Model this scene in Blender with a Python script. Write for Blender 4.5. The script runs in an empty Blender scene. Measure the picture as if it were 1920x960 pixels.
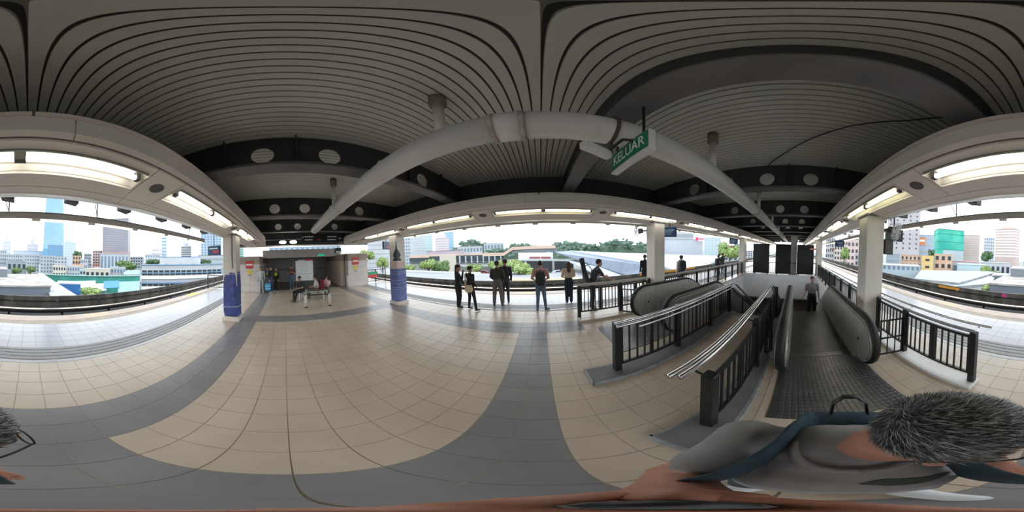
import bpy, bmesh, math, random
from mathutils import Vector, Matrix
random.seed(7)
S = bpy.context.scene
C = S.collection
PI = math.pi

# ------------------------------------------------------------------ camera
XV = Vector((.9993, .0214, .030)).normalized()
YV = Vector((-.020, .999, .031)); YV = (YV - XV * YV.dot(XV)).normalized()
ZV = XV.cross(YV)
MW = Matrix((XV, YV, ZV))               # camera frame -> platform frame
CAM_H = 2.0
def cdir(a, e=0.0):
    a = math.radians(a); e = math.radians(e)
    return MW @ Vector((math.cos(e) * math.cos(a), math.cos(e) * math.sin(a), math.sin(e)))
cd = bpy.data.cameras.new('camera')
cd.type = 'PANO'
for holder in (cd, getattr(cd, 'cycles', None)):
    try:
        holder.panorama_type = 'EQUIRECTANGULAR'
    except Exception:
        pass
cd.clip_start = .01; cd.clip_end = 6000
cam = bpy.data.objects.new('camera', cd); C.objects.link(cam)
fw, rt, up = cdir(101.25), cdir(11.25), MW @ Vector((0, 0, 1))
m4 = Matrix.Identity(4)
for i in range(3):
    m4[i][0] = rt[i]; m4[i][1] = up[i]; m4[i][2] = -fw[i]
m4[2][3] = CAM_H
cam.matrix_world = m4
S.camera = cam

# ------------------------------------------------------------------ world: bright overcast sky
w = bpy.data.worlds.new('overcast_sky'); S.world = w; w.use_nodes = True
nt = w.node_tree; nt.nodes.clear()
tc = nt.nodes.new('ShaderNodeTexCoord'); sep = nt.nodes.new('ShaderNodeSeparateXYZ')
rmp = nt.nodes.new('ShaderNodeValToRGB'); bg = nt.nodes.new('ShaderNodeBackground'); wo = nt.nodes.new('ShaderNodeOutputWorld')
nz = nt.nodes.new('ShaderNodeTexNoise'); nz.inputs['Scale'].default_value = 2.2; nz.inputs['Detail'].default_value = 4
mx = nt.nodes.new('ShaderNodeMix'); mx.data_type = 'RGBA'; mx.blend_type = 'MULTIPLY'
nr = nt.nodes.new('ShaderNodeValToRGB')
rmp.color_ramp.elements[0].position = 0.0; rmp.color_ramp.elements[0].color = (.93, .96, 1.0, 1)
rmp.color_ramp.elements[1].position = .55; rmp.color_ramp.elements[1].color = (.86, .94, 1.0, 1)
nr.color_ramp.elements[0].position = .35; nr.color_ramp.elements[0].color = (.90, .93, .96, 1)
nr.color_ramp.elements[1].position = .65; nr.color_ramp.elements[1].color = (1, 1, 1, 1)
L = nt.links
L.new(tc.outputs['Generated'], sep.inputs[0]); L.new(sep.outputs['Z'], rmp.inputs[0])
L.new(tc.outputs['Generated'], nz.inputs['Vector']); L.new(nz.outputs['Fac'], nr.inputs[0])
mx.inputs['Factor'].default_value = 1
L.new(rmp.outputs[0], mx.inputs['A']); L.new(nr.outputs[0], mx.inputs['B'])
L.new(mx.outputs['Result'], bg.inputs[0]); bg.inputs[1].default_value = 2.1
L.new(bg.outputs[0], wo.inputs[0])
S.view_settings.view_transform = 'Standard'
S.view_settings.look = 'None'
S.view_settings.exposure = 0.6
S.view_settings.gamma = 1.0
S.view_settings.use_curve_mapping = False

# ------------------------------------------------------------------ materials
MATS = {}
ALBEDO = 1.0
def mat(name, col, rough=.6, metal=0.0, var=0.0, scale=3.0, bump=0.0, emit=None, estr=0.0, col2=None, stretch=None, spec=None, alpha=None, trans=0.0):
    if name in MATS: return MATS[name]
    col = tuple(c * ALBEDO for c in col); col2 = tuple(c * ALBEDO for c in col2) if col2 else None
    m = bpy.data.materials.new(name); m.use_nodes = True
    n = m.node_tree.nodes; l = m.node_tree.links
    b = n['Principled BSDF']
    b.inputs['Base Color'].default_value = (*col, 1)
    b.inputs['Roughness'].default_value = rough
    b.inputs['Metallic'].default_value = metal
    if spec is not None: b.inputs['Specular IOR Level'].default_value = spec
    if trans: b.inputs['Transmission Weight'].default_value = trans
    if alpha is not None: b.inputs['Alpha'].default_value = alpha
    if emit:
        b.inputs['Emission Color'].default_value = (*emit, 1); b.inputs['Emission Strength'].default_value = estr
    if var or col2 or bump:
        t = n.new('ShaderNodeTexCoord'); mp = n.new('ShaderNodeMapping'); x = n.new('ShaderNodeTexNoise')
        g = n.new('ShaderNodeNewGeometry')
        x.inputs['Scale'].default_value = scale; x.inputs['Detail'].default_value = 5
        if stretch: mp.inputs['Scale'].default_value = stretch
        l.new(g.outputs['Position'], mp.inputs[0]); l.new(mp.outputs[0], x.inputs['Vector'])
        if var or col2:
            r = n.new('ShaderNodeValToRGB')
            c2 = col2 or tuple(min(1, c * (1 + var)) for c in col); c1 = col if col2 else tuple(c * (1 - var) for c in col)
            r.color_ramp.elements[0].position = .38; r.color_ramp.elements[1].position = .64
            r.color_ramp.elements[0].color = (*c1, 1); r.color_ramp.elements[1].color = (*c2, 1)
            l.new(x.outputs['Fac'], r.inputs[0]); l.new(r.outputs[0], b.inputs['Base Color'])
        if bump:
            bn = n.new('ShaderNodeBump'); bn.inputs['Strength'].default_value = bump; bn.inputs['Distance'].default_value = .02
            l.new(x.outputs['Fac'], bn.inputs['Height']); l.new(bn.outputs[0], b.inputs['Normal'])
    MATS[name] = m
    return m

M_BEIGE = mat('floor_tile_beige', (.52, .43, .34), .27, var=.05, scale=1.4, spec=.5)
M_GREY = mat('floor_tile_grey', (.23, .22, .225), .30, var=.07, scale=1.6, spec=.5)
M_PALE = mat('floor_tile_pale', (.42, .41, .42), .20, var=.06, scale=.9)
M_GROUT = mat('grout', (.36, .30, .24), .8, var=.1)
M_TACT = mat('edge_strip_peach', (.42, .32, .26), .5, var=.06)
M_GROOVE = mat('groove_grey', (.24, .24, .25), .5, var=.05)
M_CONC = mat('concrete', (.36, .345, .33), .8, var=.12, scale=1.3, bump=.1)
M_WHITE = mat('white_paint', (.72, .71, .69), .55, var=.04, scale=1.2)
M_CREAM = mat('cream_panel', (.74, .67, .60), .5, var=.05, scale=1.1)
M_COL = mat('column_paint', (.66, .62, .56), .55, var=.08, scale=1.5, stretch=(1, 1, .35))
M_PLANK = mat('ceiling_plank', (.56, .555, .50), .55, var=.05, scale=.8)
M_DARK = mat('beam_dark', (.045, .045, .047), .6, var=.1)
M_FLANGE = mat('flange_grey', (.15, .145, .145), .55, var=.1)
M_GAP = mat('plank_gap', (.055, .055, .05), .9)
M_PIPE = mat('pipe_white', (.70, .67, .63), .45, var=.08, scale=2.5, stretch=(.4, 2, 2))
M_RUST = mat('rust', (.25, .12, .07), .8, var=.3, scale=9)
M_BLACK = mat('black_paint', (.012, .013, .014), .42, var=.1)
M_RUBBER = mat('rubber', (.01, .01, .01), .55)
M_STEEL = mat('stainless', (.66, .66, .66), .22, metal=1.0)
M_BRUSH = mat('brushed_panel', (.47, .445, .41), .30, metal=.3, var=.10, scale=2.2, stretch=(6, 1, 1))
M_STEP = mat('step_metal', (.15, .15, .15), .33, metal=.7, var=.15)
M_PLINTH = mat('plinth_grey', (.145, .14, .15), .55, var=.12)
M_PLEDGE = mat('plinth_edge', (.27, .29, .30), .5, var=.2, scale=8)
M_GLASS = mat('dark_glass', (.03, .04, .05), .12)
M_TUBE = mat('lamp_tube', (1, 1, 1), .4, emit=(1, .985, .90), estr=5.0)
M_TUBEW = mat('lamp_tube_warm', (1, 1, 1), .4, emit=(1, .96, .66), estr=3.0)
M_TRAY = mat('lamp_tray', (.75, .73, .64), .4, var=.05)
M_GRILLE = mat('grille', (.10, .095, .09), .7)
M_TRACK = mat('track_black', (.018, .016, .015), .75, var=.3, scale=4)
M_PARA = mat('parapet_stained', (.05, .045, .038), .85, col2=(.115, .10, .085), scale=1.7, stretch=(1, 1, .3))
M_RAIL = mat('rail_polished', (.95, .78, .62), .2, metal=1.0)
M_BLUE = mat('blue_wrap', (.055, .075, .26), .42, var=.25, scale=6, bump=.5)
M_ROPE = mat('rope_white', (.65, .67, .72), .7)
M_GREEN = mat('sign_green', (.005, .22, .12), .35)
M_SIGNW = mat('sign_white', (.85, .87, .86), .5)
M_RED = mat('sign_red', (.55, .04, .04), .4)
M_YEL = mat('sign_yellow', (.75, .55, .03), .5)
M_ASPH = mat('ground', (.20, .21, .20), .9, col2=(.30, .31, .29), scale=.09)

# ------------------------------------------------------------------ mesh helpers
class MB:
    def __init__(s): s.v = []; s.f = []; s.mi = []; s.cur = 0
    def add(s, vs, fs):
        o = len(s.v); s.v += [tuple(p) for p in vs]
        for f in fs: s.f.append(tuple(i + o for i in f)); s.mi.append(s.cur)
        return s
    def box(s, x0, x1, y0, y1, z0, z1):
        if x0 > x1: x0, x1 = x1, x0
        if y0 > y1: y0, y1 = y1, y0
        if z0 > z1: z0, z1 = z1, z0
        return s.add([(x0, y0, z0), (x1, y0, z0), (x1, y1, z0), (x0, y1, z0), (x0, y0, z1), (x1, y0, z1), (x1, y1, z1), (x0, y1, z1)],
                     [(0, 3, 2, 1), (4, 5, 6, 7), (0, 1, 5, 4), (1, 2, 6, 5), (2, 3, 7, 6), (3, 0, 4, 7)])
    def bev(s, x0, x1, y0, y1, z0, z1, b):
        # box with chamfered vertical edges and top
        def ring(z, e):
            return [(x0 + e, y0, z), (x1 - e, y0, z), (x1, y0 + e, z), (x1, y1 - e, z), (x1 - e, y1, z), (x0 + e, y1, z), (x0, y1 - e, z), (x0, y0 + e, z)]
        def inner(z, e):
            return [(x0 + 2 * e, y0 + e, z), (x1 - 2 * e, y0 + e, z), (x1 - e, y0 + 2 * e, z), (x1 - e, y1 - 2 * e, z), (x1 - 2 * e, y1 - e, z), (x0 + 2 * e, y1 - e, z), (x0 + e, y1 - 2 * e, z), (x0 + e, y0 + 2 * e, z)]
        vs = ring(z0, b) + ring(z1 - b, b) + inner(z1, b)
        fs = [tuple(range(7, -1, -1)), tuple(range(16, 24))]
        for k in (0, 8):
            for i in range(8): fs.append((k + i, k + (i + 1) % 8, k + 8 + (i + 1) % 8, k + 8 + i))
        return s.add(vs, fs)
    def prism(s, poly, a, b, axis='y'):
        # poly: (u, w) outline; extruded from a to b along axis
        def P(u, w, t):
            return (u, t, w) if axis == 'y' else ((t, u, w) if axis == 'x' else (u, w, t))
        n = len(poly)
        vs = [P(u, q, a) for u, q in poly] + [P(u, q, b) for u, q in poly]
        fs = [tuple(range(n)), tuple(range(2 * n - 1, n - 1, -1))] + [(i, i + n, (i + 1) % n + n, (i + 1) % n) for i in range(n)]
        return s.add(vs, fs)
    def tube(s, pts, r, n=8, cap=True, sq=None):
        pts = [Vector(p) for p in pts]; rs = r if isinstance(r, (list, tuple)) else [r] * len(pts)
        o = len(s.v); prev = None
        for i, p in enumerate(pts):
            t = (pts[min(i + 1, len(pts) - 1)] - pts[max(i - 1, 0)]).normalized()
            if prev is None:
                prev = Vector((0, 0, 1)) if abs(t.z) < .9 else Vector((1, 0, 0))
            u = (prev - t * prev.dot(t)).normalized(); prev = u; v = t.cross(u)
            for k in range(n):
                a = 2 * PI * k / n + (PI / n)
                q = p + (u * math.cos(a) * (sq[0] if sq else 1) + v * math.sin(a) * (sq[1] if sq else 1)) * rs[i]
                s.v.append(tuple(q))
        for i in range(len(pts) - 1):
            for k in range(n):
                s.f.append((o + i * n + k, o + i * n + (k + 1) % n, o + (i + 1) * n + (k + 1) % n, o + (i + 1) * n + k)); s.mi.append(s.cur)
        if cap:
            s.f.append(tuple(o + k for k in range(n - 1, -1, -1))); s.mi.append(s.cur)
            e = o + (len(pts) - 1) * n
            s.f.append(tuple(e + k for k in range(n))); s.mi.append(s.cur)
        return s
    def lathe(s, prof, n=16, c=(0, 0, 0)):
        o = len(s.v)
        for r, z in prof:
            for k in range(n):
                a = 2 * PI * k / n; s.v.append((c[0] + r * math.cos(a), c[1] + r * math.sin(a), c[2] + z))
        for i in range(len(prof) - 1):
            for k in range(n):
                s.f.append((o + i * n + k, o + i * n + (k + 1) % n, o + (i + 1) * n + (k + 1) % n, o + (i + 1) * n + k)); s.mi.append(s.cur)
        s.f.append(tuple(o + k for k in range(n - 1, -1, -1))); s.mi.append(s.cur)
        e = o + (len(prof) - 1) * n; s.f.append(tuple(e + k for k in range(n))); s.mi.append(s.cur)
        return s
    def blob(s, c, r, e=2.0, n=12, m=8):
        # super-ellipsoid, e > 2 squarer
        def sp(v, p): return math.copysign(abs(v) ** p, v)
        o = len(s.v); p = 2.0 / e
        s.v.append((c[0], c[1], c[2] - r[2]))
        for j in range(1, m):
            ph = -PI / 2 + PI * j / m
            for k in range(n):
                th = 2 * PI * k / n
                s.v.append((c[0] + r[0] * sp(math.cos(ph), p) * sp(math.cos(th), p), c[1] + r[1] * sp(math.cos(ph), p) * sp(math.sin(th), p), c[2] + r[2] * sp(math.sin(ph), p)))
        s.v.append((c[0], c[1], c[2] + r[2])); e_ = len(s.v) - 1
        for k in range(n):
            s.f.append((o, o + 1 + (k + 1) % n, o + 1 + k)); s.mi.append(s.cur)
            for j in range(m - 2):
                a = o + 1 + j * n
                s.f.append((a + k, a + (k + 1) % n, a + n + (k + 1) % n, a + n + k)); s.mi.append(s.cur)
            a = o + 1 + (m - 2) * n
            s.f.append((a + k, a + (k + 1) % n, e_)); s.mi.append(s.cur)
        return s
    def disc(s, c, r, axis, n=20, t=.01):
        c = Vector(c); a = Vector(axis).normalized()
        return s.tube([c - a * t / 2, c + a * t / 2], r, n)
    def xf(s, m):
        s.v = [tuple(m @ Vector(p)) for p in s.v]; return s
    def mesh(s, name, mats, smooth=False):
        me = bpy.data.meshes.new(name); me.from_pydata(s.v, [], s.f)
        for q in (mats if isinstance(mats, (list, tuple)) else [mats]): me.materials.append(q)
        if any(s.mi): me.polygons.foreach_set('material_index', s.mi)
        if smooth: me.polygons.foreach_set('use_smooth', [True] * len(me.polygons))
        me.update()
        return me
    def build(s, name, mats, parent=None, smooth=False, loc=None):
        o = bpy.data.objects.new(name, s.mesh(name, mats, smooth)); C.objects.link(o)
        if parent: o.parent = parent
        if loc: o.location = loc
        return o
def place(name, me, parent, loc=(0, 0, 0), rot=None, sc=None):
    o = bpy.data.objects.new(name, me); C.objects.link(o); o.parent = parent; o.location = loc
    if rot: o.rotation_euler = rot
    if sc: o.scale = sc
    return o
def tag(o, label=None, cat=None, group=None, kind=None):
    if label: o['label'] = label
    if cat: o['category'] = cat
    if group: o['group'] = group
    if kind: o['kind'] = kind
    return o
def thing(name, label, cat, loc=(0, 0, 0), rz=0, group=None):
    o = bpy.data.objects.new(name, None); C.objects.link(o); o.location = loc; o.rotation_euler = (0, 0, rz); o.empty_display_size = .2
    return tag(o, label, cat, group)
ORD = ['first', 'second', 'third', 'fourth', 'fifth', 'sixth', 'seventh', 'eighth', 'ninth', 'tenth', 'eleventh', 'twelfth', 'thirteenth', 'fourteenth', 'fifteenth', 'sixteenth']
def copy_tree(o, parent=None):
    c = o.copy(); C.objects.link(c); c.parent = parent
    for ch in list(o.children): copy_tree(ch, c)
    return c
def bevel(o, w=.005, seg=2):
    b = o.modifiers.new('bevel', 'BEVEL'); b.width = w; b.segments = seg; b.limit_method = 'ANGLE'; return o

# ------------------------------------------------------------------ key dimensions (metres)
YC = 1.27                                # platform centre line
CEIL = 4.17; BEAM_Z = 3.5
Y_EDGE = (-5.75, 7.9)                    # platform edges
HOLE = (4.6, 12.5, -1.62, 4.2)           # stairwell opening
BAY = 3.03; BEAM0 = .71
T = .305; TX0 = -.53; TY0 = -.95

# ------------------------------------------------------------------ floor
XA, XB = -16.0, 44.0
fl = MB()
fl.box(XA, HOLE[0], Y_EDGE[0], Y_EDGE[1], -.5, -.003)
fl.box(HOLE[1], XB, Y_EDGE[0], Y_EDGE[1], -.5, -.003)
fl.box(HOLE[0], HOLE[1], Y_EDGE[0], HOLE[2], -.5, -.003)
fl.box(HOLE[0], HOLE[1], HOLE[3], Y_EDGE[1], -.5, -.003)
floor = tag(fl.build('floor', M_GROUT), 'tiled platform floor with beige tiles crossed by grey bands', 'floor', kind='structure')
def tile_mb(w, d, b=.002, z0=-.012, z1=0.0):
    m = MB(); m.add([(0, 0, z0), (w, 0, z0), (w, d, z0), (0, d, z0), (b, b, z1), (w - b, b, z1), (w - b, d - b, z1), (b, d - b, z1)],
                    [(4, 5, 6, 7), (0, 1, 5, 4), (1, 2, 6, 5), (2, 3, 7, 6), (3, 0, 4, 7)]); return m
G = .003
tm = {k: tile_mb(T - G, T - G).mesh('tile', m) for k, m in (('b', M_BEIGE), ('g', M_GREY), ('p', M_PALE))}
def kind_of(x, y):
    if y < -2.70 or y > 5.15: return 'p'
    if -1.57 < y < -.95 and x < .9: return 'g'
    if 3.62 < y < 4.24 and x < .9: return 'g'
    if TX0 < x < .08 and -1.0 < y < 4.0: return 'g'
    if -5.72 < x < -5.10 and -1.57 < y < 4.24: return 'g'
    return 'b'
cells = []
YLO, YHI = -5.22, 7.35
for i in range(int((XA - TX0) / T), int((XB - TX0) / T)):
    for j in range(int((YLO - TY0) / T), int((YHI - TY0) / T) + 1):
        x, y = TX0 + i * T, TY0 + j * T
        cx, cy = x + T / 2, y + T / 2
        if -3.42 < cy < -2.76 or 5.22 < cy < 5.86: continue
        if HOLE[0] - T * .99 < x < HOLE[1] and HOLE[2] - T < y < HOLE[3]: continue
        if y < YLO or y + T > YHI: continue
        cells.append((cx * cx + cy * cy, x, y, kind_of(cx, cy)))
cells.sort()
for d, x, y, k in cells[:296]:
    place('tile', tm[k], floor, (x, y, 0))
rest = MB(); order = {'b': 0, 'g': 1, 'p': 2}
for d, x, y, k in cells[296:]:
    rest.cur = order[k]
    w_ = T - G; b = .002
    rest.add([(x, y, -.012), (x + w_, y, -.012), (x + w_, y + w_, -.012), (x, y + w_, -.012), (x + b, y + b, 0), (x + w_ - b, y + b, 0), (x + w_ - b, y + w_ - b, 0), (x + b, y + w_ - b, 0)],
             [(4, 5, 6, 7), (0, 1, 5, 4), (1, 2, 6, 5), (2, 3, 7, 6), (3, 0, 4, 7)])
tag(rest.build('tiles', [M_BEIGE, M_GREY, M_PALE], floor), kind='stuff')
# grooved warning strips and platform edge strips
for sgn, y0, y1 in ((-1, -3.42, -2.76), (1, 5.22, 5.86)):
    m = MB(); m.box(XA, XB, y0, y1, -.012, -.004); m.build('groove_bed', M_GROOVE, floor)
    n = 5; w_ = (y1 - y0) / n
    for k in range(n):
        yy = y0 + k * w_
        last = (k == n - 1) if sgn < 0 else (k == 0)
        MB().box(XA, XB, yy + .02, yy + w_ - .02, -.004, .004).build('warning_strip', M_PALE if last else M_GROOVE, floor)
MB().box(XA, XB, Y_EDGE[0], YLO - .0, -.012, .002).build('edge_strip', M_TACT, floor)
MB().box(XA, XB, YHI, Y_EDGE[1], -.012, .002).build('edge_strip', M_TACT, floor)
for x in (-9.2, -3.0, 3.4, 9.5, 16.0):
    MB().box(x, x + 1.0, Y_EDGE[0] + .02, YLO - .05, .002, .006).build('door_mark', M_YEL if x < -9 else mat('mark_cream', (.48, .37, .24), .5), floor)
    MB().box(x + 1.8, x + 2.8, YHI + .05, Y_EDGE[1] - .02, .002, .006).build('door_mark', MATS['mark_cream'] if 'mark_cream' in MATS else M_TACT, floor)

# ------------------------------------------------------------------ ceiling, planks, beams
RX0, RX1 = -12.897, 30.0
RY0, RY1 = -4.72, 7.27
ceil = tag(MB().box(RX0, RX1, RY0, RY1, CEIL + .03, CEIL + .16).build('ceiling', M_GAP), 'flat platform roof lined with narrow grey planks', 'ceiling', kind='structure')
PP = .103
pm_ = MB(); pm_.add([(0, RY0, CEIL + .03), (PP - .012, RY0, CEIL + .03), (PP - .012, RY1, CEIL + .03), (0, RY1, CEIL + .03), (.004, RY0, CEIL), (PP - .016, RY0, CEIL), (PP - .016, RY1, CEIL), (.004, RY1, CEIL)],
                    [(7, 6, 5, 4), (0, 4, 5, 1), (2, 6, 7, 3), (1, 5, 6, 2), (3, 7, 4, 0)])
pme = pm_.mesh('plank', M_PLANK)
np_ = int((RX1 - RX0) / PP)
restp = MB()
for i in range(np_):
    x = RX0 + i * PP
    if i < 298: place('plank', pme, ceil, (x, 0, 0))
    else: restp.add([(x + a, b, c) for a, b, c in pm_.v], pm_.f)
tag(restp.build('planks', M_PLANK, ceil), kind='stuff')
HOLES = [YC - .04 + d for d in (-1.5, -.5, .5, 1.5)]
def plate_holes(x, t, y0, y1, z0, z1, hy, hz, hr, n=24):
    # vertical plate in the YZ plane with round holes, thickness t
    m = MB(); h = (z1 - z0) / 2; edges = [y0]
    for c in hy: edges += [c - h, c + h]
    edges.append(y1)
    for k in range(0, len(edges), 2):
        if edges[k + 1] - edges[k] > .001: m.box(x - t / 2, x + t / 2, edges[k], edges[k + 1], z0, z1)
    for c in hy:
        ring = []; sq = []
        for k in range(n):
            a = 2 * PI * k / n; ca, sa = math.cos(a), math.sin(a)
            f = h / max(abs(ca), abs(sa))
            ring.append((c + hr * ca, hz + hr * sa)); sq.append((c + f * ca, (z0 + z1) / 2 + f * sa))
        for sx in (-1, 1):
            xx = x + sx * t / 2; o = len(m.v)
            m.v += [(xx, a, b) for a, b in ring] + [(xx, a, b) for a, b in sq]
            for k in range(n):
                q = (o + k, o + (k + 1) % n, o + n + (k + 1) % n, o + n + k)
                m.f.append(q if sx < 0 else q[::-1]); m.mi.append(0)
        o = len(m.v); m.v += [(x - t / 2, a, b) for a, b in ring] + [(x + t / 2, a, b) for a, b in ring]
        for k in range(n): m.f.append((o + k, o + n + k, o + n + (k + 1) % n, o + (k + 1) % n)); m.mi.append(0)
    return m
YB0, YB1 = -1.93, 4.44                    # web ends, between the two lighting beams
k0 = int((RX0 - BEAM0) / BAY) ; kx = [BEAM0 + BAY * k for k in range(-4, 10)]
for x in kx:
    hol = [] if abs(x - BEAM0) < .01 or x < -10 else HOLES
    wb = plate_holes(x, .03, YB0, YB1, BEAM_Z + .03, CEIL, hol, 3.775, .175)
    # tapering cantilever ends outside the lighting beams
    for s_, ya, yb in ((-1, YB0, -3.9), (1, YB1, 6.45)):
        wb.prism([(ya, BEAM_Z), (ya, CEIL), (yb, CEIL), (yb, BEAM_Z + .42)], x - .015, x + .015, 'x')
    bo = wb.build('beam', M_DARK, ceil)
    MB().box(x - .14, x + .14, YB0 - .1, YB1 + .1, BEAM_Z - .02, BEAM_Z + .03).build('bottom_flange', M_FLANGE, bo)
    if abs(x - BEAM0) > .01:
        for yy in (YC - 1.0 - .04, YC + 1.0, YC - 2.1, YC + 2.1): MB().box(x - .10, x + .10, yy - .01, yy + .01, BEAM_Z + .03, CEIL).build('stiffener', M_DARK, bo)
# dark purlins along the roof above the lighting beams, and roof-edge brackets
for y in (-1.99, 4.5): MB().box(RX0, RX1, y - .06, y + .06, 3.32, CEIL).build('side_purlin', M_DARK, ceil)
bk = MB().prism([(-.16, .0), (.16, .06), (.16, .22), (-.16, .22)], -.14, .14, 'y').mesh('edge_bracket', mat('bracket_grey', (.10, .11, .115), .6))
for i in range(14):
    x = -7.3 + i * 1.57
    place('edge_bracket', bk, ceil, (x, -3.92, 3.5)); place('edge_bracket', bk, ceil, (x, 6.4, 3.5))
    MB().box(x - .03, x + .03, -3.95, -3.89, 3.70, CEIL).build('bracket_stem', M_DARK, ceil)
    MB().box(x - .03, x + .03, 6.37, 6.43, 3.70, CEIL).build('bracket_stem', M_DARK, ceil)
MB().box(RX0 - .06, RX0, RY0, RY1, 3.25, CEIL + .16).build('end_fascia', M_DARK, ceil)
# thin cable clipped under the planks
cab = MB(); cab.tube([(3.70, .72, CEIL - .03), (3.42, .55, CEIL - .05), (2.56, -.15, CEIL - .05), (2.03, -.65, CEIL - .05), (1.58, -1.16, CEIL - .05), (1.2, -1.4, CEIL - .05)], .012, 6)
tag(cab.build('cable', M_BLACK), 'thin black cable slung under the planks beyond the wide overhead beam', 'cable')

# ------------------------------------------------------------------ lighting beams (soffits) above the columns
SX0, SX1 = -9.25, 29.6
def soffit(idx, sgn, lab):
    yi = YC + sgn * 2.34                        # inner face
    Y = lambda s: yi + sgn * s
    tr = MB()
    tr.prism([(Y(0), 3.10), (Y(0), 3.28), (Y(.92), 3.28), (Y(.92), 3.02)] if sgn > 0 else [(Y(.92), 3.02), (Y(.92), 3.28), (Y(0), 3.28), (Y(0), 3.10)], SX0, SX1, 'x')
    t = tag(tr.build('trim_%d' % idx, M_CREAM), lab, 'roof beam', kind='structure')
    zs = lambda s: 3.055 - s * .19 / .92
    def strip(x0, x1, s0, s1, nm, mt):
        m = MB(); a = [(Y(s0), zs(s0)), (Y(s1), zs(s1)), (Y(s1), zs(s1) + .03), (Y(s0), zs(s0) + .03)]
        m.prism(a if sgn < 0 else a[::-1], x0, x1, 'x'); return m
    # rim and fascia sections
    n = 10
    L_ = (SX1 - SX0) / 13
    for k in range(13):
        x0 = SX0 + k * L_; x1 = x0 + L_ - .012
        a = [(Y(-.015), 3.30), (Y(-.015), 3.10), (Y(.03), 3.055), (Y(.06), 3.10), (Y(.06), 3.30)]
        MB().prism(a if sgn > 0 else a[::-1], x0, x1, 'x').build('fascia_panel', M_CREAM, t)
        a = [(Y(-.05), 3.335), (Y(-.05), 3.305), (Y(.10), 3.305), (Y(.10), 3.335)]
        MB().prism(a if sgn > 0 else a[::-1], x0 + .3, x1 + .29, 'x').build('cap_strip', M_CREAM, t)
    bayc = [.10 + BAY * k for k in range(-3, 10)]
    for xc in bayc:
        xl, xr = xc - 1.27, xc + 1.27
        xl0 = max(xl, SX0)
        m = strip(xl0, xr, .07, .17, '', 0); m.v += []; 
        q = strip(xl0, xr, .52, .74, '', 0); o = len(m.v); m.v += q.v; m.f += [tuple(i + o for i in f) for f in q.f]; m.mi += q.mi
        for (a, b) in ((xl0, xl + .03), (xr - .03, xr)):
            if b > a:
                q = strip(a, b, .17, .52, '', 0); o = len(m.v); m.v += q.v; m.f += [tuple(i + o for i in f) for f in q.f]; m.mi += q.mi
        m.build('lamp_panel', M_CREAM, t)
        g0, g1 = xr + .012, xr + BAY - 2.54 - .012
        if g1 < SX1:
            sp = strip(g0, g1, .07, .74, '', 0).build('speaker_panel', M_CREAM, t)
            c = ((g0 + g1) / 2, Y(.34), zs(.34) - .003)
            MB().disc(c, .095, (0, sgn * .2, 1), 20, .012).build('speaker_grille', M_GRILLE, sp)
        strip(xl0, min(xr + BAY - 2.54 - .012, SX1), .752, .92, '', 0).build('outer_panel', M_CREAM, t)
    a = [(Y(.90), 2.845), (Y(.96), 2.835), (Y(.96), 2.90), (Y(.90), 2.90)]
    MB().prism(a if sgn < 0 else a[::-1], SX0, SX1, 'x').build('drip_edge', mat('aluminium_edge', (.82, .83, .84), .3, metal=.6), t)
    MB().box(SX0 - .02, SX0, min(Y(-.02), Y(.92)), max(Y(-.02), Y(.92)), 2.9, 3.28).build('end_plate', M_CREAM, t)
    return bayc, Y, zs
bays, YM, ZS = soffit(1, -1, 'cream lighting beam over the columns beside the skyline track')
_, YP, _ = soffit(2, 1, 'cream lighting beam over the columns beside the market track')
# twin-tube lamps, one per bay and beam
def lamp_proto(warm):
    p = {}
    m = MB(); b = .10
    m.add([(-1.24, -.175, 0), (1.24, -.175, 0), (1.24, .175, 0), (-1.24, .175, 0), (-1.22, -.13, b), (1.22, -.13, b), (1.22, .13, b), (-1.22, .13, b)],
          [(4, 5, 6, 7), (0, 1, 5, 4), (1, 2, 6, 5), (2, 3, 7, 6), (3, 0, 4, 7)])
    p['tray'] = m.mesh('tray', M_TRAY)
    p['tube'] = MB().tube([(-.575, 0, 0), (-.56, 0, 0), (.56, 0, 0), (.575, 0, 0)], [.012, .03, .03, .012], 12).mesh('tube', M_TUBEW if warm else M_TUBE, True)
    p['holder'] = MB().box(-.025, .025, -.035, .035, -.035, .07).mesh('tube_holder', M_GRILLE)
    return p
LP = {0: lamp_proto(False), 1: lamp_proto(True)}
bn = 0
SIDE = {-1: 'the skyline side', 1: 'the market side'}
for sgn, Yf in ((-1, YM), (1, YP)):
    for i, xc in enumerate(bays):
        if xc - 1.3 < SX0: continue
        warm = (sgn > 0 and i in (2, 3)) or (sgn < 0 and i == 4)
        p = LP[1 if warm else 0]
        t = thing('ceiling_lamp', 'twin-tube recessed lamp on %s, %s one from the end wall' % (SIDE[sgn], ORD[i]), 'lamp', (xc, Yf(.345), ZS(.345)), 0, 'recessed tube lamps')
        place('tray', p['tray'], t)
        for k in (-1, 1):
            place('tube', p['tube'], t, (k * .60, -sgn * .04, .015))
            for e in (-1, 1): place('tube_holder', p['holder'], t, (k * .60 + e * .575, -sgn * .04, .015))
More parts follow.
